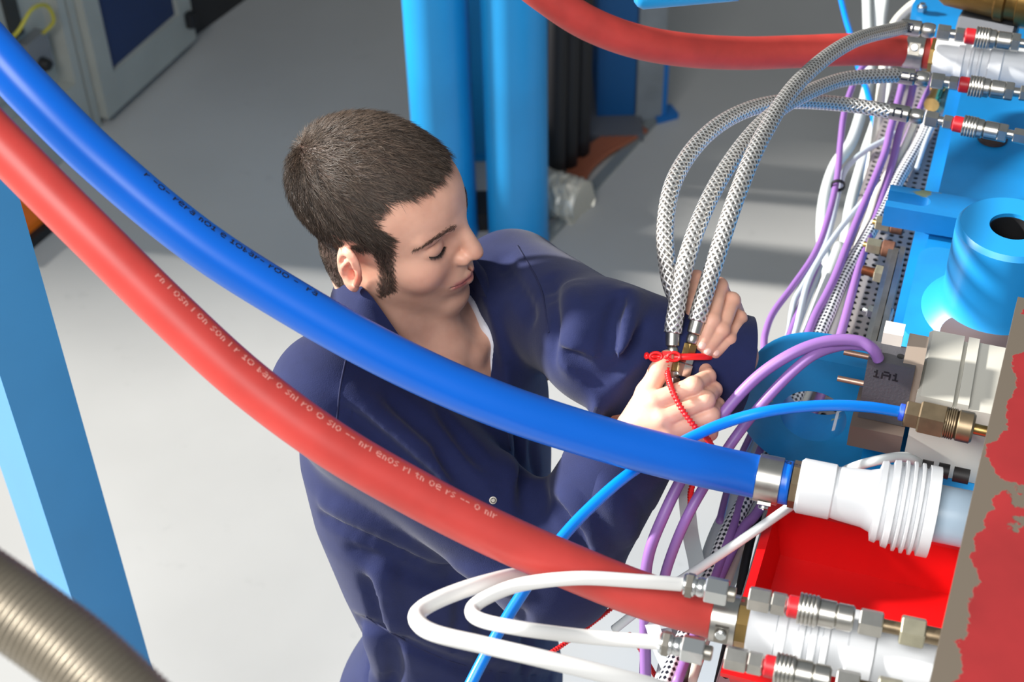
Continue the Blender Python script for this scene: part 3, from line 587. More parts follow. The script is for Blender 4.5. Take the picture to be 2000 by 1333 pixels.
# ---------------------------------------------------------------- blue air tube with brass coupling
BT = mat('blue_pu_tube', (0, 128, 236), .3)
bt = thing('air_tube', P(1560, 795, 1.62), 'thin bright blue air tube curving from the brass coupling down past the coverall', 'tube')
bz = 1.47; bc = onrow(1765, 806, bz)
bm = B(); add_tube(bm, hose_px([bc, (1690, 795, bc[2] - .01), (1600, 793, bc[2] - .02), (1500, 804, bc[2] - .03), (1420, 825, bc[2] - .03), (1340, 860, 1.625), (1240, 918, 1.60), (1160, 985, 1.58), (1090, 1060, 1.56), (1020, 1160, 1.545), (965, 1250, 1.53), (915, 1345, 1.52), (880, 1420, 1.52), (850, 1540, 1.60), (840, 1640, 1.78), (835, 1700, 2.0)], 12), .0062, 16); obj('tube_body', bm, BT, bt, 180)
a = PZ(1758, 805, bz); ax = nrm(PZ(1920, 842, bz) - a); d_ = depth(a) / FPX; s_ = np.linalg.norm(PZ(1920, 842, bz) - a) / math.hypot(162, 37)
fitting_part(bt, a, ax, s_, d_, 'release_collar', 'cyl', -2, 10, 17, mat('blue_collar', (52, 92, 226), .4))
q = thing('brass_coupler', a + ax * .05, 'brown brass push-in coupler on the blue air tube beside the red plate', 'coupler')
for nm, kind, s0, s1, r, m_ in (('hex_nut', 'hex', 10, 40, 26, BRASSD), ('hex_nut', 'hex', 38, 92, 32, BRASSD), ('groove_band', 'knurl', 90, 112, 31, BRASSD), ('sleeve', 'cyl', 112, 148, 31, BRASSD), ('spigot', 'cyl', 146, 220, 11, BRASS)): fitting_part(q, a, ax, s_, d_, nm, kind, s0, s1, r, m_)
# ---------------------------------------------------------------- pneumatic cylinder, solenoid valve
cz = 1.475
cuL, cvL = uv_of(1822, 645, cz); cuR, cvR = uv_of(1962, 678, cz); cuN, cvN = uv_of(1790, 772, cz)
cy = thing('pneumatic_cylinder', Mb(cuN, cvL, 1.38), 'light grey pneumatic cylinder body with two grooves, left of the red plate', 'cylinder')
ca_, cb_ = min(cuN, cuL), max(cuL, cuR); v0, v1 = min(cvL, cvN), cvR + .01; wv = v1 - v0
g1, g2 = v0 + wv * .42, v0 + wv * .47; g3, g4 = v0 + wv * .60, v0 + wv * .64; gd = .008; zb = TOPZ + .0005
outl = [(v0, zb), (v0, cz - .004), (v0 + .004, cz), (g1, cz), (g1, cz - gd), (g2, cz - gd), (g2, cz), (g3, cz), (g3, cz - gd * .7), (v1 - .02, cz - gd * .7), (v1, cz - gd * .7), (v1, zb)]
bm = B(); add_prism(bm, [Mb(ca_, a, b) for a, b in outl], BU * (cb_ - ca_)); bevel(bm, .0015, 1, 20); obj('body', bm, LGREY, cy, 40)
for k, (x, y, w_) in enumerate(((1800, 912, 24), (1832, 918, 24), (1862, 926, 34))):
    a = PZ(x, y, TOPZ + .055); bm = B(); add_lathe(bm, a, BV, [(0, .003), (0, .0085), (w_ * .0005, .0085), (w_ * .0005, .003)], 16); obj('end_plug', bm, BLACK, cy, 40)
bm = B(); rq = Mb(*uv_of(1906, 664, TOPZ + .045), TOPZ + .0295); add_lathe(bm, rq, BZ, [(0, .03), (0, .044), (.02, .044), (.02, .030), (.02, .03)], 40)
tag(obj('flange_ring', bm, mat('brown_flange', (134, 112, 104), .55, .4), None, 40), 'brown metal flange ring on the bench behind the grey cylinder', 'ring')
vz = 1.505
va, vb = uv_of(1696, 698, vz), uv_of(1780, 718, vz)
vt = thing('solenoid_valve', Mb(va[0], va[1], 1.40), 'dark grey solenoid valve plug with a white cap and purple cables', 'valve')
VD = mat('valve_dark_grey', (72, 72, 78), .5, bump=.2, bscale=300)
bm = B(); add_box(bm, Mb(va[0] - .004, va[1], vz - .088), BV * .052, BU * .034, BZ * .088); bevel(bm, .003); vb_ = obj('plug_body', bm, VD, vt, 40)
bm = B(); add_box(bm, Mb(va[0] + .002, va[1] + .038, vz - .08), BV * .022, BU * .05, BZ * .083); bevel(bm, .002); obj('coil', bm, mat('valve_beige', (150, 136, 124), .5), vt, 40)
bm = B(); add_box(bm, Mb(va[0] + .028, va[1] + .010, vz - .004), BV * .022, BU * .022, BZ * .020); bevel(bm, .004); obj('white_cap', bm, mat('cap_white', (222, 214, 206), .5), vt, 40)
bm = B(); add_lathe(bm, Mb(va[0] + .012, va[1] + .034, vz - .001), BZ, [(0, .001), (0, .0042), (.0015, .0042), (.0015, .001)], 12); obj('screw', bm, BLACK, vt, 40)
bm = B(); add_box(bm, Mb(va[0] - .02, va[1] - .006, vz - .12), BV * .06, BU * .07, BZ * .031); bevel(bm, .002); obj('base_block', bm, mat('valve_base', (112, 98, 90), .5, .3), vt, 40)
for k in range(2):
    bm = B(); add_lathe(bm, Mb(va[0] + .006 + .036 * k, va[1] - .03, vz - .045 + .01 * k), BV, [(0, .001), (0, .0035), (.034, .0035), (.034, .001)], 10); obj('terminal_pin', bm, mat('copper_pin', (186, 150, 132), .4, .8), vt, 40)
# letters on the plug front
bm = B(); s0 = .009; px = .0021; fo = Mb(va[0] - .0044, va[1] + s0, vz - .012)
for ch in '1A1':
    for j, row in enumerate(FONT[ch]):
        for i, c in enumerate(row):
            if c == '1':
                o_ = fo + BV * i * px - BZ * (j + 1) * px * 1.1; bm.faces.new([bm.verts.new(o_ + BV * a * px + BZ * b * px * 1.1) for a, b in ((0, 0), (1, 0), (1, 1), (0, 1))])
    fo = fo + BV * px * (len(FONT[ch][0]) + 1)
obj('plug_lettering', bm, mat('letter_black', (14, 14, 20), .6), vb_)
# two purple cables from the valve
pz0 = P(1712, 690, depth(Mb(*va, vz)) - .02); dpz = depth(pz0)
tube_thing('purple_cable', 'upper of two purple cables arching from the solenoid valve over the lug', hose_px([(1716, 702, dpz + .01), (1704, 682, dpz), (1672, 666, dpz), (1610, 668, dpz), (1540, 695, dpz), (1470, 745, dpz + .01), (1400, 825, dpz + .02), (1340, 920, dpz + .02), (1295, 1010, dpz + .02), (1266, 1090, dpz + .03), (1260, 1180, dpz + .06), (1262, 1400, dpz + .12)], 12), .0066, PURPLE, 'cable', 'purple cables from the solenoid valve')
tube_thing('purple_cable', 'lower of two purple cables arching from the solenoid valve across the lug', hose_px([(1714, 690, dpz + .02), (1690, 676, dpz + .01), (1640, 676, dpz + .01), (1580, 700, dpz), (1510, 765, dpz + .01), (1440, 850, dpz + .02), (1385, 935, dpz + .02), (1340, 1015, dpz + .02), (1306, 1100, dpz + .05), (1285, 1180, dpz + .08), (1262, 1260, dpz + .12), (1256, 1400, dpz + .15)], 12), .0060, PURPLE, 'cable', 'purple cables from the solenoid valve')
# grey cable to the cylinder port
tube_thing('grey_cable', 'pale grey cable running from the cylinder plugs over the bin towards the floor', hose_px([onrow(1800, 908, 1.41), onrow(1765, 893, 1.43), onrow(1700, 903, 1.44), (1640, 925, 1.70), (1575, 968, 1.69), (1500, 1020, 1.68), (1430, 1068, 1.69), (1370, 1108, 1.71), (1290, 1160, 1.74), (1200, 1230, 1.78)], 12), .0055, PALE, 'cable')
# ---------------------------------------------------------------- red bin
bn = thing('red_bin', Mb(.19, .08, 1.285), 'bright red open plastic bin hooked on the bench below the white coupling', 'bin')
u0, u1, v0, v1, zt_, zb_ = .02, .262, -.026, .21, 1.345, 1.28; th = .0035; tp = .012
def bin_ring(k, z, off): return [Mb(u0 + k + off, v0 + k + off, z), Mb(u1 - k - off, v0 + k + off, z), Mb(u1 - k - off, v1 - k - off, z), Mb(u0 + k + off, v1 - k - off, z)]
bm = B(); rings = [bin_ring(tp, zb_, 0), bin_ring(0, zt_ - .006, 0), bin_ring(-.006, zt_ - .006, 0), bin_ring(-.006, zt_, 0), bin_ring(0, zt_, th), bin_ring(tp, zb_ + th, th)]
vr = [[bm.verts.new(p) for p in r] for r in rings]
for i in range(5):
    for k in range(4): bm.faces.new((vr[i][k], vr[i][(k + 1) % 4], vr[i + 1][(k + 1) % 4], vr[i + 1][k]))
bm.faces.new(vr[0][::-1]); bm.faces.new(vr[-1]); bevel(bm, .0015, 1); obj('bin_shell', bm, REDP, bn, 40)
# ---------------------------------------------------------------- red chipped plate
rzp = 1.58
rp = thing('red_plate', Mb(.1, .3, rzp), 'thick steel plate with worn red paint chipped to bare metal at right edge', 'plate')
def chip_edge():
    m = chipped('worn_red_paint', (132, 32, 34), (90, 82, 72), .585, 13.0, .5, .012); nt = m.node_tree
    mx = [n for n in nt.nodes if n.type == 'MIX'][0]; fac = mx.inputs[0].links[0].from_socket; noise = [n for n in nt.nodes if n.type == 'TEX_NOISE'][0]
    at = nt.nodes.new('ShaderNodeAttribute'); at.attribute_name = 'edge'
    ad = nt.nodes.new('ShaderNodeMath'); ad.operation = 'ADD'; nt.links.new(noise.outputs['Fac'], ad.inputs[0]); nt.links.new(at.outputs['Fac'], ad.inputs[1])
    rp_ = [n for n in nt.nodes if n.type == 'VALTORGB'][0]; nt.links.new(ad.outputs[0], rp_.inputs[0])
    return m
pl0, pl1 = np.array(uv_of(1988, 580, rzp)), np.array(uv_of(1816, 1333, rzp)); du_ = pl1 - pl0; pl1 = pl1 + du_ * .25; 
bm = B(); nU, nV = 90, 60; dpl = pl1 - pl0; W_ = .45
vs = [[bm.verts.new(Mb(*(pl0 + dpl * i / nU + np.array([0, W_ * (j / nV) ** 1.6])), rzp)) for j in range(nV + 1)] for i in range(nU + 1)]
for i in range(nU):
    for j in range(nV): bm.faces.new((vs[i][j], vs[i][j + 1], vs[i + 1][j + 1], vs[i + 1][j]))
brd = [vs[i][0] for i in range(nU + 1)] + [vs[nU][j] for j in range(1, nV + 1)] + [vs[i][nV] for i in range(nU - 1, -1, -1)] + [vs[0][j] for j in range(nV - 1, 0, -1)]
lowv = [bm.verts.new(v.co - Vector((0, 0, .018))) for v in brd]
for i in range(len(brd)): j = (i + 1) % len(brd); bm.faces.new((brd[j], brd[i], lowv[i], lowv[j]))
bm.faces.new(lowv[::-1])
o = obj('painted_plate', bm, chip_edge(), rp)
me = o.data; at = me.attributes.new('edge', 'FLOAT', 'POINT'); n_ = len(me.vertices); co = np.empty(n_ * 3, np.float32); me.vertices.foreach_get('co', co); co = co.reshape(-1, 3) + ORG[rp.name]
uu = (co - BO) @ BU; vv = (co - BO) @ BV; ev = np.interp(uu, [pl1[0], pl0[0]], [pl1[1], pl0[1]])
at.data.foreach_set('value', (np.clip(1 - (vv - ev) / .026, 0, 1) * .26 + np.where(co[:, 2] < rzp - .004, .4, 0)).astype(np.float32))
# ---------------------------------------------------------------- cables and tubes beside the tray
def zpath(pts, z0, z1=None, n=8):
    z1 = z0 if z1 is None else z1; k = len(pts)
    return spline([PZ(x, y, z0 + (z1 - z0) * i / max(1, k - 1)) for i, (x, y) in enumerate(pts)], n)
GC = 'cables beside the tray'
LG2 = mat('blue_grey_pvc', (178, 190, 200), .4)
cabs = [
 ('purple_cable', 'purple cable bowing out furthest left before dropping behind the lug', [(1700, 118), (1680, 138), (1660, 182), (1648, 225), (1641, 285), (1634, 354), (1614, 437), (1590, 498), (1548, 560), (1510, 612), (1494, 655), (1488, 700), (1450, 745), (1405, 800), (1360, 880)], 1.26, 1.18, .0052, PURPLE),
 ('purple_cable', 'purple cable left of the pair crossing under the braided hose ferrules', [(1770, 120), (1762, 166), (1753, 202), (1738, 259), (1728, 300), (1704, 360), (1667, 449), (1634, 534), (1612, 580), (1591, 620), (1568, 680), (1520, 800), (1470, 920), (1420, 1060), (1370, 1200), (1320, 1340)], 1.28, 1.24, .0062, PURPLE),
 ('purple_cable', 'purple cable right of the pair, running under the hex nuts', [(1800, 110), (1784, 166), (1775, 205), (1757, 255), (1745, 310), (1722, 388), (1699, 455), (1676, 527), (1662, 580), (1640, 660), (1600, 780), (1545, 890), (1480, 1000), (1450, 1035), (1404, 1130), (1340, 1262), (1300, 1360)], 1.27, 1.235, .0064, PURPLE),
 ('purple_cable', 'short length of purple cable above the brass pipe, under coupler C', [(1850, 90), (1822, 160), (1800, 205), (1780, 250), (1765, 285), (1735, 360), (1700, 440)], 1.25, 1.235, .0056, PURPLE),
 ('purple_cable', 'purple cable emerging left below the worker cuff towards the lug', [(1600, 510), (1575, 567), (1544, 650), (1520, 720), (1480, 820), (1430, 930), (1405, 1020)], 1.2, 1.2, .0048, PURPLE),
 ('purple_cable', 'purple cable stub at top beside the brass valve, left one', [(1842, -40), (1828, 10), (1810, 46), (1795, 90)], 1.3, 1.28, .007, PURPLE),
 ('purple_cable', 'purple cable stub at top beside the brass valve, right one', [(1872, -30), (1857, 18), (1840, 50), (1825, 95)], 1.3, 1.28, .006, PURPLE),
 ('blue_tube', 'thin blue tube hanging at top behind the upper red hose', [(1628, -60), (1643, 0), (1653, 40), (1662, 70), (1675, 125), (1690, 168), (1704, 220), (1712, 280), (1705, 330)], 1.2, 1.15, .0055, BT),
 ('pale_tube', 'pale grey tube hanging at top, left of three behind the red hose', [(1690, -60), (1694, 0), (1696, 60), (1700, 130), (1690, 190), (1664, 275), (1630, 325), (1610, 392), (1606, 470), (1618, 540), (1600, 620), (1570, 690)], 1.12, 1.08, .0105, PALE),
 ('pale_tube', 'pale grey tube hanging at top, middle of three behind the red hose', [(1714, -60), (1716, 0), (1718, 60), (1730, 130), (1716, 220), (1690, 300), (1662, 400), (1650, 480), (1630, 560), (1605, 640)], 1.165, 1.13, .0098, PALE),
 ('pale_tube', 'pale grey tube hanging at top, right of three behind the red hose', [(1730, -60), (1728, 0), (1722, 60), (1736, 150), (1728, 230), (1700, 330), (1690, 400), (1660, 520), (1625, 620)], 1.21, 1.18, .0085, PALE),
 ('cream_tube', 'cream tube arching over from the brass valve down behind the upper red hose', [(1860, 14), (1830, 2), (1795, 4), (1770, 20), (1745, 50), (1730, 100), (1722, 170), (1712, 260), (1700, 330)], 1.3, 1.2, .0085, CREAM),
 ('cream_tube', 'flat cream sheathed cable running under the hex nuts along the tray', [(1790, 230), (1770, 280), (1744, 325), (1715, 375), (1700, 420), (1676, 482), (1656, 545), (1640, 610), (1625, 655), (1590, 740), (1540, 850)], 1.25, 1.235, .0068, CREAM),
 ('cream_tube', 'cream tube at the bottom left of the perforated tray, lower end', [(1560, 860), (1500, 985), (1450, 1060), (1420, 1130), (1385, 1220), (1345, 1340)], 1.22, 1.2, .0078, CREAM),
 ('grey_cable', 'thin grey cable bowing left, held by a small black tie', [(1760, 255), (1724, 276), (1690, 295), (1655, 326), (1640, 365), (1624, 437), (1606, 494), (1570, 556), (1553, 585), (1546, 616), (1541, 650), (1520, 720)], 1.24, 1.18, .0048, LG2),
 ('grey_cable', 'thin grey cable crossing diagonally in front of the pale tubes', [(1716, 352), (1690, 388), (1645, 442), (1600, 507), (1575, 560), (1556, 640), (1540, 690)], 1.25, 1.2, .0046, LG2),
 ('grey_cable', 'thin grey cable next to the brass pipe under coupler C', [(1890, 190), (1866, 206), (1838, 224), (1815, 260), (1790, 330)], 1.3, 1.26, .004, LG2),
 ('pale_tube', 'pale tube below the cuff running beside the checked hose', [(1600, 520), (1584, 564), (1555, 640), (1538, 700), (1490, 800), (1450, 900)], 1.19, 1.18, .0062, LG2),
 ('pale_tube', 'clear pale tube passing under the lug beside the checked hose', [(1640, 480), (1610, 560), (1580, 640), (1550, 720), (1500, 830), (1440, 960), (1400, 1040), (1370, 1120), (1320, 1230), (1290, 1340)], 1.17, 1.16, .009, PALE),
 ('black_cable', 'black flat cable standing beside the single row of tray holes', [(1490, 985), (1468, 1048), (1456, 1100), (1446, 1150), (1425, 1240), (1400, 1350)], 1.22, 1.2, .0056, BLACK),
 ('dark_cable', 'dark grey cable at the very bottom between the white strips', [(1400, 1180), (1370, 1240), (1350, 1290), (1330, 1360)], 1.2, 1.2, .0085, mat('dark_olive_cable', (64, 62, 56), .5)),
]
for nm, lab, pts, z0, z1, r, m_ in cabs: tube_thing(nm, lab, zpath(pts, z0, z1), r, m_, 'tube' if 'tube' in nm else 'cable', GC, 12)
CHECK = braid_mat('checked_braid', (224, 226, 230), (28, 32, 44), 11, 420, .0, .4, .9, .3)
tube_thing('checked_hose', 'black and white checked reinforced hose running along the perforated tray', zpath([(1828, 200), (1814, 238), (1796, 280), (1757, 347), (1730, 400), (1690, 470), (1645, 548), (1616, 616), (1598, 657), (1560, 760), (1510, 870), (1462, 966), (1420, 1045), (1391, 1121), (1338, 1245), (1290, 1360)], 1.262, 1.235), .0105, CHECK, 'hose', None, 20)
# flat translucent strips hanging at the bottom
STR = mat('translucent_strip', (200, 210, 214), .25)
def strip(name, lab, pts, z0, z1, w_, m_):
    p = zpath(pts, z0, z1, 8); bm = B(); tg = np.gradient(p, axis=0); rows = []
    for i in range(len(p)):
        s = nrm(np.cross(tg[i], p[i] - CAM)); rows.append((p[i] - s * w_ / 2, p[i] + s * w_ / 2))
    vs = [[bm.verts.new(a), bm.verts.new(b)] for a, b in rows]
    for i in range(len(vs) - 1): bm.faces.new((vs[i][0], vs[i][1], vs[i + 1][1], vs[i + 1][0]))
    bm.normal_update(); bmesh.ops.solidify(bm, geom=bm.faces[:], thickness=.0025)
    return tag(obj(name, bm, m_, None, 40), lab, 'strip', 'hanging strips')
strip('clear_strip', 'wide translucent grey strip hanging below the thick blue hose end', [(1335, 900), (1340, 960), (1348, 1040), (1360, 1100), (1368, 1170)], 1.30, 1.16, .020, STR)
strip('white_strip', 'white flat strip hanging beside the black cable at the bottom', [(1480, 960), (1455, 1060), (1430, 1120), (1412, 1160), (1385, 1250)], 1.19, 1.17, .020, WHITEP)
strip('clear_strip', 'translucent strip at the bottom edge below the lower quick coupler', [(1270, 1210), (1290, 1270), (1312, 1320), (1330, 1370)], 1.25, 1.2, .016, STR)
strip('white_strip', 'white flat strip at the bottom edge, right of the translucent strip', [(1296, 1230), (1308, 1290), (1316, 1350)], 1.22, 1.2, .018, WHITEP)
bm = B(); a = PZ(1637, 362, 1.235); q = nrm(PZ(1625, 437, 1.22) - PZ(1641, 290, 1.25)); add_lathe(bm, a - q * .002, q, [(-.0, .009), (0, .0115), (.005, .0115), (.005, .009)], 20, cap=False)
tag(obj('cable_tie', bm, BLACK, None, 40), 'small black cable tie binding the left purple and grey cables', 'cable tie')
bm = B(); add_lathe(bm, PZ(1833, 170, 1.30), PZ(1814, 218, 1.30) - PZ(1833, 170, 1.30), [(0, .004), (0, .0125), (.01, .0125), (.012, .010), (.045, .010), (.047, .0125), (.06, .0125), (.06, .004)], 24)
tag(obj('brass_pipe', bm, mat('polished_brass', (214, 176, 112), .25, 1.), None, 40), 'short polished brass pipe under the couplers at upper right', 'pipe')
bm = B(); add_lathe(bm, PZ(1855, 178, 1.285), PZ(1842, 215, 1.285) - PZ(1855, 178, 1.285), [(0, .004), (0, .014), (.05, .014), (.05, .004)], 24)
tag(obj('sight_glass', bm, mat('teal_glass', (92, 132, 132), .2), None, 40), 'small teal sight tube beside the polished brass pipe', 'tube')
# ---------------------------------------------------------------- big brass valve, top right corner
bv_ = thing('brass_valve', P(1930, 5, 2.35), 'big dull brass valve body cut by the top right corner of the picture', 'valve')
a = PZ(1842, -32, 1.5); ax = nrm(PZ(2040, 6, 1.5) - a)
BRV = mat('valve_brass', (128, 100, 54), .35, .9, var=.2, vscale=20)
bm = B(); add_lathe(bm, a, ax, [(0, .01), (0, .026), (.01, .032), (.085, .036), (.088, .040), (.10, .040), (.103, .035), (.118, .035), (.12, .041), (.2, .041), (.2, .01)], 40); obj('body', bm, BRV, bv_, 40)
bm = B(); a2 = PZ(1876, 26, 1.46); add_lathe(bm, a2 - BZ * .02, ax, [(0, .01), (0, .022), (.004, .026), (.085, .026), (.09, .02), (.09, .01)], 6); obj('hex_plug', bm, mat('dark_hex', (84, 86, 90), .4, .6), bv_, 40)
bm = B(); add_lathe(bm, PZ(1888, 44, 1.42), ax, [(0, .01), (0, .021), (.028, .021), (.028, .01)], 24); obj('thread', bm, ZINC, bv_, 40)
bm = B(); nq = PZ(1800, 20, 1.33); add_lathe(bm, nq, BZ, [(0, .003), (0, .009), (.008, .009), (.008, .003)], 6); add_lathe(bm, nq, BZ, [(0, .002), (0, .0052), (.013, .0052), (.013, .001)], 16)
tag(obj('lock_nut', bm, ZINC, None, 40), 'bright hex lock nut on the blue bracket at top right', 'nut')
bm = B(); add_prism(bm, [PZ(x, y, 1.325) for x, y in ((1775, 60), (1782, 8), (1800, -20), (1900, -30), (1880, 90))], BZ * -.01); bevel(bm, .002)
tag(obj('blue_gusset', bm, BLUE, None, 40), 'blue plate under the bright lock nut at top right', 'plate')
bm = B(); add_lathe(bm, PZ(1938, 272, TOPZ + .002), BZ, [(0, .003), (0, .022), (.006, .022), (.006, .003)], 32)
tag(obj('bench_plug', bm, mat('dark_plug', (74, 58, 48), .5, .4), None, 40), 'dark round plug set in the blue bench under coupler C', 'plug')
# blue bar with a rounded end at the top edge
bm = B(); a, b_ = P(1238, -8, 1.9), P(1440, -26, 1.9); add_tube(bm, [a + (b_ - a) * t for t in (0, .03, .08, .9, 1)], [.008, .014, .018, .018, .018], 20)
tag(obj('blue_bar', bm, BLUE2, None, 180), 'rounded end of a bright blue steel bar at the top edge of the picture', 'bar')
# corrugated metal hose, bottom left foreground
cp_ = spline([P(*q) for q in ((-140, 1075, .96), (-40, 1145, .96), (60, 1215, .955), (160, 1290, .95), (280, 1400, .945))], 60)
bm = B(); nC = len(cp_); L_ = np.concatenate([[0], np.cumsum(np.linalg.norm(np.diff(cp_, axis=0), axis=1))])
add_tube(bm, cp_, .0255 + .0009 * np.sin(L_ / .0042 * 2 * math.pi), 40)
tag(obj('metal_hose', bm, mat('grey_metal_hose', (138, 130, 116), .42, .7, var=.1, vscale=14), None, 180), 'thick corrugated metal hose blurred in the bottom left corner', 'hose')
# ---------------------------------------------------------------- red releasable tie on the fittings and red strings
TIE = mat('red_tie_nylon', (238, 30, 34), .35, sss=0.0)
ti = thing('releasable_tie', P(1320, 697, HD), 'red releasable cable tie around the braided hose fittings held in both hands', 'cable tie')
c0 = P(1336, 697, HD + .012); vdir = nrm(P(1336, 640, HD) - P(1336, 700, HD)); sx, sy, sz = RT, nrm(np.cross(vdir, RT)), vdir
loop = [c0 + RT * .031 * math.cos(t) + np.cross(RT, vdir) * -.024 * math.sin(t) for t in np.linspace(0, 2 * math.pi, 40)]
bm = B(); add_tube(bm, loop, .0028, 10, flat=1.4); obj('strap', bm, TIE, ti, 180)
hp = [P(1258, 694, HD - .015), P(1272, 697, HD - .015), P(1290, 697, HD - .015), P(1300, 698, HD - .016)]
bm = B(); add_tube(bm, spline(hp, 6), [.0022, .0036, .0042, .0038, .0030, .0028, .0030, .0034, .0030, .0026, .0026, .0030, .0036, .0040, .0036, .0030, .0026, .0024, .0030][:19], 12); obj('head_tab', bm, TIE, ti, 180)
bm = B(); hc_ = P(1302, 697, HD - .015); add_box(bm, hc_ - RT * .005 - UP * .006 - FW * .003, RT * .010, UP * .012, FW * .007); bevel(bm, .0015); obj('lock_head', bm, TIE, ti, 40)
for cx_, cy_ in ((1316, 697), (1281, 697)):
    cc = P(cx_, cy_, HD - .018); bm = B(); add_tube(bm, [cc + RT * .0068 * math.cos(t) + UP * .0046 * math.sin(t) for t in np.linspace(0, 2 * math.pi, 22)], .0018, 8, cap=False); obj('ladder_eye', bm, TIE, ti, 180)
def beaded(name, lab, path, r, parent=None):
    Ls = np.concatenate([[0], np.cumsum(np.linalg.norm(np.diff(path, axis=0), axis=1))]); bm = B()
    add_tube(bm, path, r * (1 + .28 * np.sin(Ls / .0042 * 2 * math.pi)), 10)
    if parent: return obj(name, bm, TIE, parent, 180)
    return tag(obj(name, bm, TIE, None, 180), lab, 'tie', 'red beaded ties')
beaded('tail', '', spline([P(*q) for q in ((1301, 698, HD - .017), (1303, 725, HD - .02), (1312, 760, HD - .045), (1332, 800, HD - .055), (1358, 835, HD - .055), (1388, 868, HD - .04), (1380, 905, HD - .02), (1352, 950, HD), (1348, 990, HD + .02))], 24), .0030, ti)
beaded('red_tie', 'red beaded tie lying diagonally behind the white tubes, left one', spline([PZ(*q) for q in ((1225, 1165, 1.12), (1170, 1208, 1.12), (1110, 1253, 1.13), (1050, 1292, 1.14))], 60), .0026)
beaded('red_tie', 'short red beaded tie hanging at the bottom beside the purple cable', spline([PZ(*q) for q in ((1228, 1238, 1.1), (1250, 1268, 1.1), (1268, 1300, 1.11), (1282, 1325, 1.12))], 50), .0026)
# ================================================================ PERSON
# smooth signed-distance modelling: shapes are blended on a grid and one continuous skin is drawn over them
def smin(a, b, k):
    h = np.clip(.5 + .5 * (b - a) / k, 0, 1); return b * (1 - h) + a * h - k * h * (1 - h)
def d_caps(X, a, b, r0, r1=None):
    r1 = r0 if r1 is None else r1; a = np.asarray(a, np.float32); b = np.asarray(b, np.float32); ba = b - a
    pa = [X[i] - a[i] for i in range(3)]; t = np.clip((pa[0] * ba[0] + pa[1] * ba[1] + pa[2] * ba[2]) / float(ba @ ba), 0, 1)
    return np.sqrt(sum((pa[i] - ba[i] * t) ** 2 for i in range(3))) - (r0 + (r1 - r0) * t)
def d_ell(X, c, r, M=None):
    p = [X[i] - c[i] for i in range(3)]
    if M is not None: p = [sum(M[j][i] * p[i] for i in range(3)) for j in range(3)]
    k0 = np.sqrt(sum((p[i] / r[i]) ** 2 for i in range(3))); k1 = np.sqrt(sum((p[i] / r[i] ** 2) ** 2 for i in range(3))) + 1e-9
    return k0 * (k0 - 1) / k1
